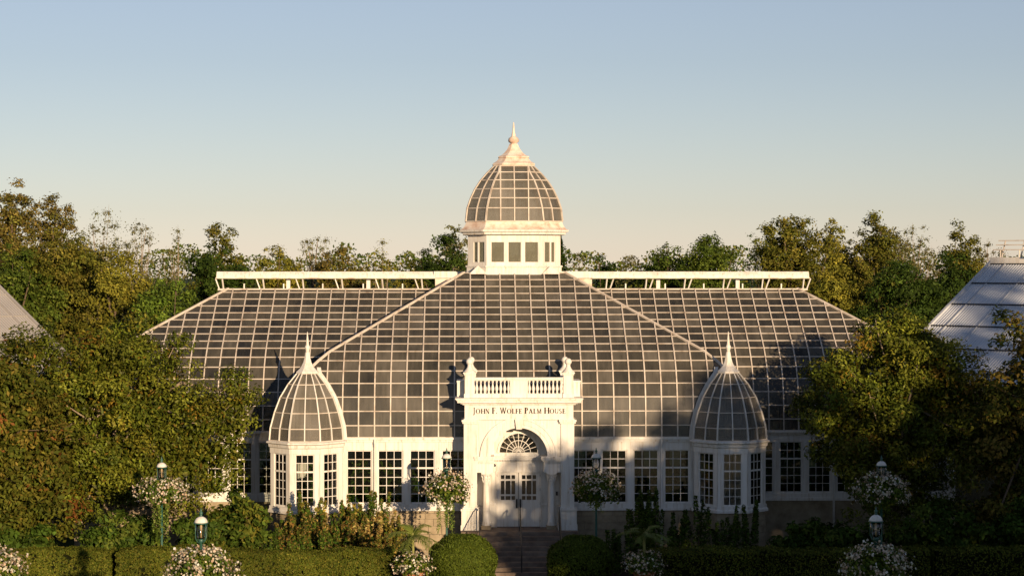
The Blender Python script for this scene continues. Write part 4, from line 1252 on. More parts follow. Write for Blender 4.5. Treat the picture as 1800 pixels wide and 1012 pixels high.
box_hedge(15.9, 21.5, -9.3, -8.0, lambda x: 1.85, 'clipped hedge at the dark bottom corner in deep shade', 9000, 4)
def topiary(x, y, r, top, label, seed):
    rng = np.random.default_rng(seed)
    o = empty('topiary_dome', (x, y, 0), True)
    rings = []
    def rad(z):
        q = z / top
        return r * (1.0 - .06 * (1 - q)) if q < .45 else r * max(.02, (1 - ((q - .45) / .55) ** 2.3)) ** .5
    mb = MB(); mb.lathe([(rad(z) - .06, z) for z in np.linspace(0, top * .97, 14)], n=24); mb.build('twigs', 'core', o)
    n = 40000 if x < 0 else 18000
    q = rng.random(n) ** .85; z = q * top; t = rng.random(n) * 2 * math.pi
    # extra samples over the top
    kt = rng.random(n) < .35; ph = np.sqrt(rng.random(n)) * r * .98
    zt = np.where(ph < r, .45 * top + .55 * top * (1 - (ph / r) ** 2) ** (1 / 2.3), 0)
    rr = np.array([rad(v) for v in z]); rr = np.where(kt, ph, rr); z = np.where(kt, zt, z)
    dv = np.stack([np.cos(t), np.sin(t), np.zeros(n)], 1)
    nr = dv * np.where(z < .45 * top, 1, np.clip(rr / r, 0, 1))[:, None] + np.array([0, 0, 1]) * np.where(z < .45 * top, 0, np.clip((z / top - .45) * 1.8, 0, 1))[:, None]
    pos = np.stack([rr * np.cos(t), rr * np.sin(t), z], 1)
    w = .03 * (np.sin(pos[:, 0] * 6 + pos[:, 2] * 5) + np.sin(pos[:, 1] * 8 + pos[:, 2] * 3 + 2))
    pos += nr * (w + rng.normal(size=n) * .025)[:, None]
    tt = tints(rng, n, [(.07, .085, .016), (.085, .095, .02), (.05, .065, .013)], jit=.2)
    me = leaf_mesh('foliage', pos, nr + rng.normal(size=(n, 3)) * .5, .085 * rng.uniform(.7, 1.3, n), tt, 'leaf', .6, rng)
    tag(link('foliage', me, o), kind='stuff')
    return tag(o, label, 'topiary', 'topiary domes beside the steps')
topiary(-2.38, -7.5, 1.33, 2.25, 'sunlit green topiary dome beside the entrance steps', 61)
topiary(2.25, -7.5, 1.3, 2.2, 'black shaded topiary dome beside the entrance steps', 62)

# ------------------------------------------------------------------ potted palms
def potted_palm(x, y, label, lab2, seed):
    rng = np.random.default_rng(seed)
    o = empty('terracotta_pot', (x, y, 0), True)
    mb = MB(); mb.lathe([(.26, .45), (.40, 1.10), (.46, 1.12), (.46, 1.22), (.40, 1.22), (.38, 1.12)], n=20); mb.build('pot', 'terracotta', o, True)
    mb = MB(); mb.lathe([(.34, .0), (.34, .12), (.24, .18), (.24, .40), (.32, .449)], n=16); mb.build('pedestal', 'stone', o, True)
    link('foliage', ball_leaves(rng, 2200, (0, 0, 1.42), (.72, .72, .5), .12, GREENS, 'foliage', 'leaf', shell=(.3, 1.0), low=-.6), o)
    link('blossoms', ball_leaves(rng, 520, (0, 0, 1.42), (.76, .76, .54), .08, PETALS, 'blossoms', 'petal', shell=(.85, 1.05), low=-.5, aspect=.9, cluster=6, lump=.2), o)
    for c in o.children[2:]: tag(c, kind='stuff')
    tag(o, lab2, 'flower pot', 'terracotta flower pots')
    p = empty('palm_plant', (x, y, 1.2), True)
    mb = MB(); mb.tube([(0, 0, 0), (.02, 0, .6), (.0, 0, 1.25), (0, 0, 1.5)], [.055, .05, .055, .03], 8); mb.build('trunk', bark_green, p, True)
    fr = 12
    for k in range(fr):
        t = 2 * math.pi * k / fr + rng.uniform(-.2, .2); el = rng.uniform(.15, 1.2) if k % 2 else rng.uniform(-.1, .7); Lf = rng.uniform(.95, 1.25)
        pts = []
        for s_ in np.linspace(0, 1, 9):
            rr = Lf * s_ * (math.cos(el) * .85 + .18 * s_); z = 1.38 + Lf * (s_ * math.sin(el) * .95 - .55 * s_ ** 2.0)
            pts.append(Vector((rr * math.cos(t), rr * math.sin(t), z)))
        mb = MB(); mb.tube(pts, [.018 * (1 - .8 * i / 8) for i in range(9)], 5)
        for i in range(1, 9):
            for hlf in (0, .33, .66):
                a = pts[i - 1].lerp(pts[i], hlf); dr = (pts[i] - pts[i - 1]).normalized(); sd = dr.cross(Vector((0, 0, 1))).normalized()
                for s2 in (-1, 1):
                    e = a + (sd * s2 * .7 + dr * .75 - Vector((0, 0, .28)) + Vector(rng.normal(size=3)) * .08).normalized() * .42 * (1 - .55 * abs(i / 8 - .4))
                    w = dr * .02; m_ = a.lerp(e, .5) + Vector((0, 0, .03))
                    mb.add([a - w, a + w, m_ + w * .9, e, m_ - w * .9], [(0, 1, 2, 4), (4, 2, 3)])
        mb.build('frond', bark_frond, p)
    tag(p, label, 'palm', 'palms in pots')
bark_green = simple('palm_stem', [(0.2, (.16, .17, .04)), (.8, (.26, .25, .08))], 5, .6, .3)
bark_frond = simple('palm_frond', [(0.2, (.085, .12, .02)), (.8, (.14, .16, .03))], 5, .5, .15)
potted_palm(-4.25, -10.2, 'small feathery palm rising from the sunlit flower pot beside the topiary dome', 'terracotta pot of white flowers under the sunlit palm', 71)
potted_palm(4.55, -10.2, 'small feathery palm in shade before the plinth', 'terracotta pot of flowers under the shaded palm', 72)

# ------------------------------------------------------------------ shrubs and border plants
def shrub(name, base, blobs, label, n, size, cols, seed, group=None, nclump=40, clump_r=(.2, .4), aspect=.55, mat='leaf', cat='shrub', stems=6, updir=.4):
    rng = np.random.default_rng(seed)
    o = empty(name, base, True)
    me, cc, cr = crown(rng, blobs, nclump, n, size, cols, None, clump_r, .25, .35, 'foliage', mat, aspect, updir)
    link('foliage', me, o)
    mb = MB()
    for i in rng.choice(len(cc), min(stems, len(cc)), replace=False):
        e = Vector(cc[i]); mb.tube([(e.x * .2, e.y * .2, 0), (e.x * .6, e.y * .6, e.z * .5), e], [.025, .018, .008], 5)
    mb.build('stem', 'bark', o)
    return tag(o, label, cat, group)
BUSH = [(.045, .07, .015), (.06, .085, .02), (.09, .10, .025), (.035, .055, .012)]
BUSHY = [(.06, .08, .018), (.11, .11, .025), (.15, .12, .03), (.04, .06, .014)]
shrub('hydrangea_bush', (-11.4, -3.2, 0), [(0, 0, 1.8, 1.35, .9, 1.65), (-1.0, .1, 1.5, .8, .8, 1.5)], 'big-leaved green bush between the turret and the magnolia tree', 6000, .22, BUSHY, 81, 'green bushes under the trees', 60, (.25, .5))
shrub('hydrangea_bush', (-13.3, -3.4, 0), [(0, 0, 1.4, 1.1, .9, 1.4)], 'dark green bush behind the lamp post with long trailing vines', 4200, .2, BUSH, 82, 'green bushes under the trees', 44, (.25, .5))
shrub('hydrangea_bush', (-16.6, -5.2, 0), [(0, 0, 1.5, 1.5, .9, 1.45)], 'green bush below the magnolia trunk above the short hedge', 5200, .2, BUSH, 83, 'green bushes under the trees', 56, (.25, .5))
shrub('hydrangea_bush', (-19.9, -6.2, 0), [(0, 0, 1.5, 1.9, .9, 1.5)], 'green bush in the sunlit bottom corner under the leafy tree', 6000, .2, BUSH, 84, 'green bushes under the trees', 60, (.25, .5))
shrub('hydrangea_bush', (-15.3, -4.6, 0), [(0, 0, 1.6, 1.2, .9, 1.6)], 'green bush behind the lamp post with the wide flower basket, below the magnolia', 4600, .2, BUSH, 86, 'green bushes under the trees', 44, (.25, .5))
shrub('hydrangea_bush', (11.9, -3.2, 0), [(0, 0, 1.3, 1.5, .9, 1.2)], 'dark bush beyond the shaded turret', 3600, .2, BUSH, 85, 'green bushes under the trees', 44, (.25, .5))
SPIKE = [(.045, .085, .018), (.07, .10, .022), (.10, .12, .03)]
def spire_plant(x, y, h, label, seed, cols, n=9, leaf=.15, spread=.48, group='border plants in front of the sunlit plinth'):
    """upright leafy stems"""
    rng = np.random.default_rng(seed)
    o = empty('border_plant', (x, y, 0), True)
    sm = MB(); P = []; N_ = []
    for k in range(n):
        t = rng.uniform(0, 2 * math.pi); hh = h * rng.uniform(.6, 1.0); rr = spread * rng.uniform(.1, 1)
        e = np.array([rr * math.cos(t) * 1.5, rr * math.sin(t), hh]); b = np.array([rr * math.cos(t) * .5, rr * math.sin(t) * .5, 0])
        sm.tube([b, (b + e) / 2 + rng.normal(size=3) * .03, e], [.016, .012, .006], 5)
        m = int(105 * hh)
        s_ = rng.random(m) ** .7; a = rng.uniform(0, 2 * math.pi, m); w = .17 * (1.08 - s_) * rng.uniform(.6, 1.3, m) + .04
        p = b + (e - b) * s_[:, None] + np.stack([np.cos(a) * w, np.sin(a) * w, rng.normal(size=m) * .03], 1)
        P.append(p); N_.append(np.stack([np.cos(a) * .5, np.sin(a) * .5, np.ones(m) * .7], 1))
    P = np.concatenate(P); N_ = np.concatenate(N_); m = len(P)
    me = leaf_mesh('foliage', P, N_ + rng.normal(size=(m, 3)) * .45, leaf * rng.uniform(.6, 1.25, m), tints(rng, m, cols), 'leaf', .5, rng)
    tag(link('foliage', me, o), kind='stuff'); sm.build('stem', 'bark', o)
    return tag(o, label, 'plant', group)
RUST = [(.20, .10, .04), (.13, .10, .03), (.26, .16, .08), (.07, .09, .025), (.05, .08, .02)]
GOLD = [(.24, .18, .05), (.16, .13, .035), (.10, .11, .03), (.32, .20, .08)]
PINK = [(.40, .24, .13), (.30, .16, .09), (.14, .11, .04), (.45, .33, .2)]
GRN = SPIKE + SPIKE + [(.16, .11, .04), (.20, .12, .06)]
BL = [
    (-8.95, -2.6, 3.25, GRN, 'tall green leafy plant before the sunlit turret windows', 12),
    (-8.05, -2.9, 2.4, RUST, 'rust-coloured plant at the foot of the sunlit turret', 12),
    (-9.75, -2.7, 2.3, GRN, 'green plant at the outer edge of the sunlit turret', 10),
    (-7.35, -2.5, 3.1, GRN, 'tall pair of green spires beside the sunlit turret', 8),
    (-6.75, -2.4, 2.75, GOLD, 'golden and green plant below the first window beside the turret', 12),
    (-6.1, -2.2, 3.2, GRN, 'tall green plant before the white downpipe', 8),
    (-5.75, -2.3, 2.5, PINK, 'pinkish dry plant below the second window', 12),
    (-5.1, -2.3, 2.2, RUST, 'low reddish plant next to the potted palm', 11),
    (-6.55, -3.4, 1.9, RUST, 'low reddish brown plant behind the dip in the hedge', 12),
    (-7.75, -3.6, 1.9, GRN, 'low green plant behind the dip in the hedge', 12),
    (-9.1, -3.6, 1.7, GRN, 'low dark green plant behind the hedge under the turret', 12),
    (-8.45, -2.4, 2.9, GOLD, 'golden plant between the sunlit turret windows', 12),
    (-7.0, -3.0, 2.55, RUST, 'reddish plant under the turret edge nearest the windows', 14),
    (-6.3, -2.9, 2.35, PINK, 'pale pink dry plant in the middle of the sunlit border', 13),
    (-5.4, -3.0, 2.0, GOLD, 'low golden plant at the end of the border by the palm', 12),
    (-9.3, -3.1, 2.5, RUST, 'rusty green plant under the outer turret window', 13),
    (-5.6, -3.7, 1.75, RUST, 'low rusty plant behind the end of the long hedge', 12),
    (-10.35, -3.3, 1.8, BUSH, 'low bluish green plant between bush and turret', 10),
]
for i, (x, y, h, c, lab, n) in enumerate(BL): spire_plant(x, y, h * 1.06, lab, 100 + i, c, n + 3)
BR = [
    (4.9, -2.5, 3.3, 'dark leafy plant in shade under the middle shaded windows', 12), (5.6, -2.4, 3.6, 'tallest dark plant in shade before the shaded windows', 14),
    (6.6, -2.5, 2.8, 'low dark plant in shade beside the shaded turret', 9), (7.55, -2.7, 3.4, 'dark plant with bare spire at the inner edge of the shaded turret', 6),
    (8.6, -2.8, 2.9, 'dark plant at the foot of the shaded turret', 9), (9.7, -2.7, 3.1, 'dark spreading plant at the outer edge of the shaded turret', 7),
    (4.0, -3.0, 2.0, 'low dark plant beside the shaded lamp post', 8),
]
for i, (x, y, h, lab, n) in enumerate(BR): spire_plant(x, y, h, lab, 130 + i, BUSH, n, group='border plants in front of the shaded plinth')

# plants inside the palm house (seen through the glass)
IN = [(-5.4, 1.9, 1.1, 2.6, 'green plant behind the second sunlit window'), (-6.9, 2.0, .9, 2.2, 'green plant behind the window beside the sunlit turret'), (-4.0, 2.3, 1.0, 2.4, 'green plant behind the window nearest the sunlit lamp'),
      (-8.8, 1.0, .6, 2.6, 'green plant inside the sunlit turret'), (4.6, 2.2, 1.2, 2.6, 'green plant behind the shaded windows'), (6.7, 2.3, 1.0, 2.4, 'plant behind the window beside the shaded turret')]
for i, (x, y, r, h, lab) in enumerate(IN):
    shrub('indoor_plant', (x, y, 1.2), [(0, 0, h * .55, r, r * .8, h * .5)], lab, 1600, .26, [(.05, .10, .02), (.08, .13, .03), (.035, .07, .015)], 150 + i, 'plants inside the palm house', 24, (.25, .45), .35)
for i, (x, y, z, r, lab) in enumerate([(-3.4, 7.0, 8.0, 2.4, 'tall indoor tree under the glass roof on the sunlit side'), (2.6, 8.5, 8.8, 2.6, 'tall indoor tree under the cupola'), (4.8, 5.0, 6.6, 1.8, 'indoor tree under the glass roof beside the portal'),
                                       (-12.0, 8.5, 7.0, 2.2, 'indoor tree under the wing roof on the sunlit side'), (12.5, 8.8, 7.0, 2.2, 'indoor tree under the wing roof on the shaded side')]):
    tree('indoor_tree', (x, y, 1.2), [(0, 0, z - 1.2, r, r, r * .75)], lab, 'tree', 'trees inside the palm house', 26, 2600, .32, [(.05, .09, .02), (.08, .12, .03)], None, .12, 6, 160 + i)

# greenery massed behind the windows
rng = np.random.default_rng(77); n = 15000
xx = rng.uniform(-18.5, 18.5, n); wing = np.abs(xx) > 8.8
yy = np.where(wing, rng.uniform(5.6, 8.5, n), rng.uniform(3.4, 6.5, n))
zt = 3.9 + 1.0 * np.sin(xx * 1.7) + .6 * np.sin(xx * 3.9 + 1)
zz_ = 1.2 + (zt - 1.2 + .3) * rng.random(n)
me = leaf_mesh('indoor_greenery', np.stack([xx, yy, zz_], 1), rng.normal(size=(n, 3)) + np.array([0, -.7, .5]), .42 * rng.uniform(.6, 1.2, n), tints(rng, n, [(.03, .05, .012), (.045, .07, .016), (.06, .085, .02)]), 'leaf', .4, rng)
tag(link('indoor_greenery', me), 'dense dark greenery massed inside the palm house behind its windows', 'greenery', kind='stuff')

# ------------------------------------------------------------------ neighbouring glasshouses
def glasshouse(name, anchor, sg, label):
    """gable roof turned 45 degrees; sg=+1 stands on the shaded side; anchor = foot of the visible verge"""
    o = empty(name, (anchor[0], anchor[1], 0))
    PM, RM_ = ('poly', 'polyrib') if sg > 0 else ('poly_dimmed', 'polyrib_dimmed')
    ax, ay, az = anchor
    up = Vector((sg * .7071, .7071, 0)); al = Vector((sg * .7071, -.7071, 0))       # up-slope (level part), along the ridge
    pit = R(28.6); run = 5.7
    lo = 5.0                                                                     # how far the slope runs on below the anchor
    P = lambda u, a, h=0.0: Vector((ax, ay, az)) + up * u + al * a + Vector((0, 0, u * math.tan(pit) + h))
    LEN = 26.0
    nrm = (Vector((0, 0, 1)) - up * math.tan(pit)).normalized()
    mb = MB(); q = [P(-lo, 0), P(run, 0), P(run, LEN), P(-lo, LEN)]
    if sg > 0: q = q[::-1]
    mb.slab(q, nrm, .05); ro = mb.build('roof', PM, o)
    # standing ribs of the corrugated sheet: joined, too fine to pick apart
    mb = MB()
    a = .0
    while a < 14:
        mb.bar(P(-lo, a) + nrm * .012, P(run, a) + nrm * .012, .035, .03, nrm); a += .155
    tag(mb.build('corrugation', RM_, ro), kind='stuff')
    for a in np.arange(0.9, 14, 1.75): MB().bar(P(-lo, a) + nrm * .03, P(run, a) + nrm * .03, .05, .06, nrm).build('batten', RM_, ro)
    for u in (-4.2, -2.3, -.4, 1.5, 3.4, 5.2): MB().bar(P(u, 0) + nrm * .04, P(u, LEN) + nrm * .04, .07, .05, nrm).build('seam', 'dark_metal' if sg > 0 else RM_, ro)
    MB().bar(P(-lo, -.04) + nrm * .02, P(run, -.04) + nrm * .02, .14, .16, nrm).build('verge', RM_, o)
    # far slope and walls
    Q = lambda u, a: Vector((ax, ay, az)) + up * (2 * run - u) + al * a + Vector((0, 0, u * math.tan(pit)))
    mb = MB(); q = [Q(-lo, 0), Q(run, 0), Q(run, LEN), Q(-lo, LEN)]; mb.add(q, [(0, 1, 2, 3)]); mb.build('far_slope', 'poly', o)
    z0 = -lo * math.tan(pit) + az
    mb = MB()
    A0, A1 = P(-lo, 0), Q(-lo, 0); R1 = P(run, 0)
    mb.add([(A0.x, A0.y, 0), (A1.x, A1.y, 0), A1, R1 - Vector((0, 0, .05)), A0], [(0, 1, 2, 3, 4)])
    B0 = P(-lo, LEN); mb.add([(A0.x, A0.y, 0), (B0.x, B0.y, 0), B0, A0], [(0, 1, 2, 3)])
    mb.build('wall', 'roof_glass', o)
    # raised ridge vent with open frame
    vb = MB()
    for a in np.arange(.6, 16, 1.1):
        b0 = P(run - .5, a); b1 = P(run, a, .95)
        vb.bar(b0, b1, .05, .05); vb.bar(P(run - .5, a), P(run - .5, a, .75), .05, .05)
    for u, h in ((-.5, .75), (-.25, .86), (0, .95)): vb.bar(P(run + u, .2, h), P(run + u, 16, h), .05, .05)
    vo = vb.build('ridge_vent_frame', 'bar', o)
    mb = MB(); q = [P(run - .75, 2.2, .55), P(run, 2.2, 1.05), P(run, 16, 1.05), P(run - .75, 16, .55)]; mb.slab(q, (0, 0, 1), .03); mb.build('ridge_vent_flap', 'white', vo)
    MB().bar(P(run - .5, 0, .20), P(run - .5, 16, .15), .06, .34).build('ridge_curb', 'white', vo)
    return tag(o, label, 'greenhouse', 'neighbouring ribbed glasshouses')
glasshouse('side_glasshouse', (21.1, 14.0, 10.0), 1, 'blue-grey ribbed glasshouse roof in shade beyond the dark trees')
glasshouse('side_glasshouse', (-23.1, 14.0, 9.45), -1, 'pale sunlit ribbed glasshouse roof behind the leafy tree at the picture edge')

# ------------------------------------------------------------------ trees near the house
MAG = [(.085, .09, .018), (.11, .105, .022), (.065, .075, .015), (.14, .115, .025), (.15, .085, .022)]
MAGW = [.3, .27, .25, .12, .06]
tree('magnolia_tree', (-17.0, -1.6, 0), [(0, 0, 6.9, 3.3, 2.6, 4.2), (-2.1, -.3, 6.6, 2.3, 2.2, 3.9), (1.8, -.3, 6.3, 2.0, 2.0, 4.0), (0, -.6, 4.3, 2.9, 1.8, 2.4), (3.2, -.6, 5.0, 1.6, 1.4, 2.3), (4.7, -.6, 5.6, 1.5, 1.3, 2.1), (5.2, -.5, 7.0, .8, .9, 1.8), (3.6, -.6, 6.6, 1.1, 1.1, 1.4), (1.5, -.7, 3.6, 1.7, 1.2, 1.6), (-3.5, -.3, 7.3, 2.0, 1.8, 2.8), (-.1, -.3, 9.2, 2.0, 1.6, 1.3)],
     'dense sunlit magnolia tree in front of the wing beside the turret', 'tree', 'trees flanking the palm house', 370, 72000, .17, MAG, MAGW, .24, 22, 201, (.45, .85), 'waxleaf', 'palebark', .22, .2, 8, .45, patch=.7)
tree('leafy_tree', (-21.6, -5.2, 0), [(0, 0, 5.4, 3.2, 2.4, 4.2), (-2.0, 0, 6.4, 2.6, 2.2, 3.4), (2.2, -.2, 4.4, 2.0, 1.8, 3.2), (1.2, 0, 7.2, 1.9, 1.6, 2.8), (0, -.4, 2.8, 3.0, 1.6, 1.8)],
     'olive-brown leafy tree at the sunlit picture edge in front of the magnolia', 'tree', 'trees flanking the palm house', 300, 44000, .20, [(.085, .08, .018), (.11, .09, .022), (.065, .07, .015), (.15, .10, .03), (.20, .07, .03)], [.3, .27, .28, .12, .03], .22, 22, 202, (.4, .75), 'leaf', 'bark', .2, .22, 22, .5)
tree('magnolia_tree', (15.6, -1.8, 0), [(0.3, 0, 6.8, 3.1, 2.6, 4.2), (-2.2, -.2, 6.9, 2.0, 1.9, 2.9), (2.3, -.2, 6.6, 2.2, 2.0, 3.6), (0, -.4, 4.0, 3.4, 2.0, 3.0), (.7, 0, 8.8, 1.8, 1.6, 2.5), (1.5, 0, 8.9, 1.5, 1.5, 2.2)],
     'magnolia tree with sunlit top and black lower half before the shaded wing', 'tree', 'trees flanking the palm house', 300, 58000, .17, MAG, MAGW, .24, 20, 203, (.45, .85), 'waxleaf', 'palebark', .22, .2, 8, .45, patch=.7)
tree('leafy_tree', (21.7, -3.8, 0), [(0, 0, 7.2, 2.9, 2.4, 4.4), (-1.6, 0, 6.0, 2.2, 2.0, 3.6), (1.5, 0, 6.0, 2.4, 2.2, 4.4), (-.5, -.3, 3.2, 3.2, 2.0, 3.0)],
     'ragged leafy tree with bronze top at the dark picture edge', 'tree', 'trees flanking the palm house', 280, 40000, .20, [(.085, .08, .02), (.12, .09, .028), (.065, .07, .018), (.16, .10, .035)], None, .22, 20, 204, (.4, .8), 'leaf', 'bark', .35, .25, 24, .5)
# low dark undergrowth on the shaded side closes the view under the trees
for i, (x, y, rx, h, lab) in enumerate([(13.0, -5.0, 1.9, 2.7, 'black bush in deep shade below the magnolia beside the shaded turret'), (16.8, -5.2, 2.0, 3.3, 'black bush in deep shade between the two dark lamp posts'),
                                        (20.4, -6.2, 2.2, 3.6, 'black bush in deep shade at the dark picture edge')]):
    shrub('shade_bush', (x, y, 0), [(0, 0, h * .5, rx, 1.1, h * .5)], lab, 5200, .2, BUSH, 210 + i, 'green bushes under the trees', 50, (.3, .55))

# ------------------------------------------------------------------ background trees
C_OL = [(.10, .09, .022), (.13, .11, .028), (.08, .08, .02), (.16, .12, .035)]
C_BR = [(.15, .10, .04), (.18, .115, .045), (.11, .085, .03), (.13, .11, .035)]
C_GR = [(.065, .085, .02), (.085, .105, .025), (.05, .07, .016), (.11, .12, .03)]
C_DK = [(.035, .055, .014), (.05, .07, .018), (.03, .045, .012)]
C_BG = [(.10, .14, .03), (.13, .16, .035), (.08, .11, .025)]
C_YE = [(.18, .15, .035), (.14, .125, .03), (.22, .17, .04)]
C_GY = [(.16, .13, .085), (.13, .11, .07), (.12, .11, .045)]
BT = [  # px, top py, half width px, Y, colours, density, bareness, label
    (18, 312, 62, 46, C_BR, 1.0, .5, 'tallest rust-brown tree at the sunlit picture edge of the skyline'),
    (92, 340, 66, 50, C_BR, 1.0, .6, 'rust-brown tree second from the sunlit picture edge of the skyline'),
    (178, 366, 52, 56, C_GY, .55, 1, 'sparse grey-brown tree between the rust-brown trees and the olive trees'),
    (243, 384, 46, 52, C_GY, .6, 1, 'sparse greyish tree above the bright green tree'),
    (115, 408, 105, 36, C_OL, 1.35, .2, 'broad olive tree behind the pale ribbed glasshouse'),
    (30, 430, 75, 33, C_GR, 1.1, .2, 'green tree just above the pale ribbed glasshouse roof'),
    (205, 440, 80, 34, C_YE, 1.2, .2, 'yellowish olive tree above the magnolia'),
    (312, 404, 34, 58, C_GY, .4, 1, 'small sparse tree standing before the pale sky gap'),
    (388, 386, 58, 54, C_OL, 1.0, .5, 'rounded olive tree above the outer end of the sunlit ridge vent'),
    (372, 425, 72, 44, C_DK, 1.2, .1, 'dark green tree below the rounded olive tree'),
    (300, 478, 58, 27, C_BG, .9, .1, 'bright green tree beside the outer hip of the sunlit wing'),
    (482, 436, 48, 62, C_YE, .9, .3, 'yellow-green tree second behind the sunlit ridge vent'),
    (551, 404, 34, 66, C_GY, .3, 1.6, 'nearly bare brown tree behind the sunlit ridge vent'),
    (606, 434, 50, 62, C_BR, .8, .6, 'low brown tree beside the nearly bare one'),
    (672, 424, 40, 62, C_YE, .5, .8, 'sparse yellow tree behind the sunlit ridge vent'),
    (730, 440, 50, 66, C_OL, .8, .4, 'low olive tree between the yellow tree and the dark cedar'),
    (798, 382, 32, 60, C_GY, .6, .7, 'sparse tree peeping over the dark cedar beside the cupola'),
    (780, 410, 62, 44, C_DK, 1.2, .1, 'dark green cedar beside the cupola on the sunlit side'),
    (1016, 438, 24, 66, C_GY, .25, 1.6, 'small bare tree beside the cupola on the shaded side'),
    (1068, 434, 40, 58, C_DK, .9, .1, 'low dark green tree near the cupola on the shaded side'),
    (1120, 446, 46, 56, C_GY, .9, .2, 'low grey-green tree behind the shaded ridge vent'),
    (1182, 430, 52, 54, C_GR, 1.0, .2, 'green tree behind the middle of the shaded ridge vent'),
    (1248, 416, 78, 52, C_GR, 1.2, .2, 'broad green tree behind the shaded ridge vent'),
    (1345, 402, 36, 60, C_GR, .45, .8, 'thin tree beside the tall green tree'),
    (1390, 369, 62, 52, C_OL, 1.2, .3, 'tall olive-green tree above the outer end of the shaded ridge vent'),
    (1470, 382, 54, 56, C_YE, 1.0, .5, 'golden green tree next to the tall olive-green tree'),
    (1546, 374, 60, 54, C_OL, 1.0, .6, 'tall ragged tree above the shaded magnolia'),
    (1612, 390, 44, 58, C_GY, .7, .8, 'greyish ragged tree left of the blue-grey glasshouse'),
    (1690, 395, 58, 58, C_OL, .9, .6, 'ragged olive tree above the blue-grey glasshouse roof'),
    (1748, 404, 32, 62, C_BR, .4, 1.2, 'thin bare-topped tree beside the frame on the blue-grey glasshouse'),
    (1585, 462, 85, 36, C_DK, 1.2, .1, 'dark green tree between the shaded magnolia and the blue-grey glasshouse'),
    (1470, 452, 70, 38, C_YE, 1.1, .1, 'yellow-green tree behind the outer hip of the shaded wing'),
    (1680, 440, 60, 42, C_DK, 1.0, .2, 'dark tree close above the blue-grey glasshouse verge'),
]
for i, (px, py, hw, Y, cols, dens, bare, lab) in enumerate(BT):
    x, zt = PX(px, py, Y); S = FPX / (89 + Y); rx = hw * 1.12 / S
    rng = np.random.default_rng(300 + i)
    h = zt
    h *= 1.03
    sparse = bare > .7
    rz = min(max(h * .36, rx * .8), h * .48)
    zc = h - rz
    blobs = [(0, 0, zc, rx * .85, rx * .8, rz), (0, 0, zc + rz * .52, rx * .62, rx * .6, rz * .48)]
    for q in range(7):
        t = rng.uniform(0, 2 * math.pi)
        blobs.append((rx * .6 * math.cos(t), rx * .5 * math.sin(t), zc + rz * rng.uniform(-.5, .55), rx * rng.uniform(.38, .52), rx * .45, rz * rng.uniform(.3, .42)))
    blobs.append((0, 0, zc - rz * .8, rx * .95, rx * .85, rz * .7))
    q = (rx / 2.2) ** .5
    nl = int(17000 * max(dens, .6) * (rx / 2.2) ** 1.25)
    tree('background_tree', (x, Y, 0), blobs, lab, 'tree', 'trees behind the palm house', int(200 * (.7 + .3 * dens) * (rx / 2.2) ** 1.2), nl, .13 if sparse else .18, cols, None, (.12 if sparse else .2) + .03 * rx, 10, 300 + i, (.34 * q, .66 * q), 'leaf', 'palebark' if sparse else 'bark', .03, .3, int(70 * bare) if sparse else 6, .55, .35, .45, .95 if sparse else .45, .03 if sparse else .12)
# spruce right behind the cupola
def spruce(x, Y, h, r, label, seed):
    rng = np.random.default_rng(seed); o = empty('spruce_tree', (x, Y, 0), True)
    MB().tube([(0, 0, 0), (0, 0, h * .5), (0, 0, h)], [.25, .15, .02], 7).build('trunk', 'bark', o)
    n = 6000; q = rng.random(n) ** .7; z = h * (1 - q * .8); tier = np.floor(q * 16) / 16
    rr = r * q * np.sqrt(rng.random(n)) * (1 - .35 * ((q * 16) % 1)); t = rng.random(n) * 2 * math.pi
    pos = np.stack([rr * np.cos(t), rr * np.sin(t), z - rr * .25], 1)
    me = leaf_mesh('crown', pos, np.stack([np.cos(t) * .3, np.sin(t) * .3, np.ones(n)], 1) + rng.normal(size=(n, 3)) * .4, .32 * rng.uniform(.7, 1.2, n), tints(rng, n, C_DK), 'leaf', .35, rng)
    link('crown', me, o); tag(o, label, 'tree', 'trees behind the palm house')
sx, sz = PX(985, 405, 44)
spruce(sx, 44, sz, 2.4, 'dark spruce peeping out behind the shaded side of the cupola', 401)
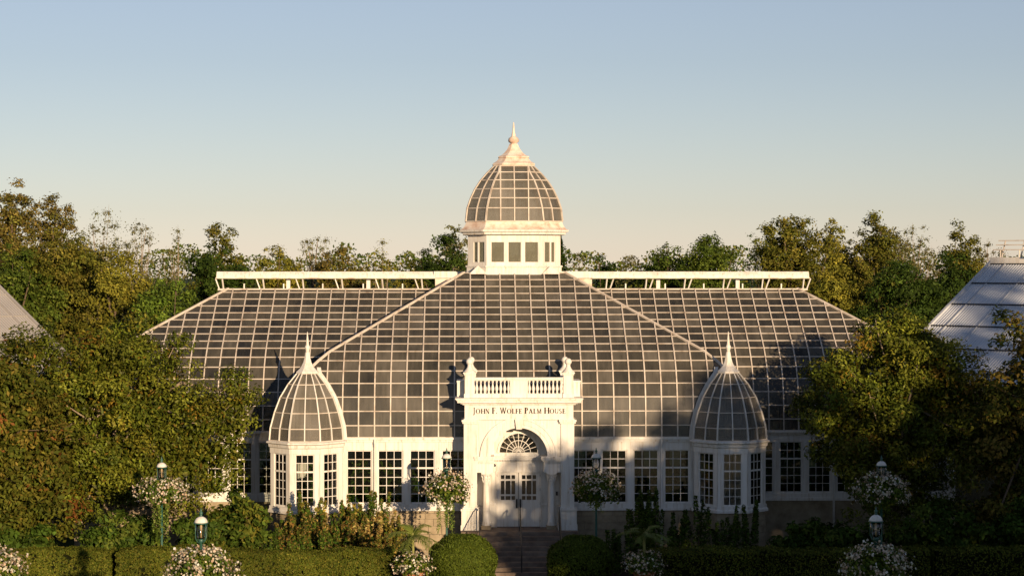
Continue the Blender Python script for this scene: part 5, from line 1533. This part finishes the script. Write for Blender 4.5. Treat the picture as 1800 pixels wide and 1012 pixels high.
# far wood closing the horizon
rng = np.random.default_rng(5); n = 42000
x = rng.uniform(-75, 75, n); top = 13.5 + .5 * np.sin(x * .35) + .5 * np.sin(x * .83 + 1) + .4 * np.sin(x * 2.1)
z = top * (1 - .4 * rng.random(n) ** 1.3); y = 112 + rng.normal(size=n) * 5 + np.sin(x * 1.1) * 3
me = leaf_mesh('far_woods', np.stack([x, y, z], 1), rng.normal(size=(n, 3)) + np.array([0, -.8, .5]), .36 * rng.uniform(.6, 1.2, n), tints(rng, n, C_OL + C_GR + C_DK), 'leaf', .6, rng)
tag(link('far_woods', me), 'far-off wood closing the skyline behind the trees', 'woods', kind='stuff')

# ------------------------------------------------------------------ tall park trees in front of the house, outside the picture, that shade its right half
SH = [  # x, y, height, blobs, label
    (25.4, -55, [(0, 0, 11.0, 4.6, 4.2, 6.6), (-1.5, 0, 6.0, 4.0, 4.0, 5.0), (-2.6, .5, 9.5, 2.9, 2.6, 5.2), (-3.5, 0, 11.0, 2.5, 2.4, 5.4), (-4.2, .3, 8.0, 2.5, 2.3, 3.7), (-4.8, 0, 10.2, 2.2, 2.2, 3.2)], 'park tree across the garden whose shadow falls on the portal'),
    (31.0, -55, [(0, 0, 12.0, 4.8, 4.2, 8.0), (0, 0, 6.0, 4.4, 4.0, 5.0)], 'park tree across the garden whose shadow falls on the shaded turret'),
    (38.5, -56, [(0, 0, 13.0, 5.6, 5.0, 10.0), (0, 0, 6.5, 5.0, 4.5, 6.0), (-3.6, 0, 9.0, 2.8, 2.6, 5.0)], 'park tree across the garden whose shadow falls on the shaded magnolia'),
    (46.0, -54, [(0, 0, 13.0, 5.6, 5.0, 10.4), (0, 0, 6.5, 5.0, 4.5, 6.0)], 'park tree across the garden whose shadow falls on the ragged tree'),
    (50.5, -55, [(0, 0, 17.0, 6.6, 6.0, 11.5), (0, 0, 8.0, 6.5, 6.0, 7.0)], 'tallest park tree across the garden whose shadow falls on the blue-grey glasshouse'),
]
for i, (x, y, blobs, lab) in enumerate(SH):
    tree('park_tree', (x, y, 0), blobs, lab, 'tree', 'park trees across the garden', 210, 10000, .62, C_GR, None, .4, 12, 500 + i, (.8, 1.4), 'leaf', 'bark', .1, .25)
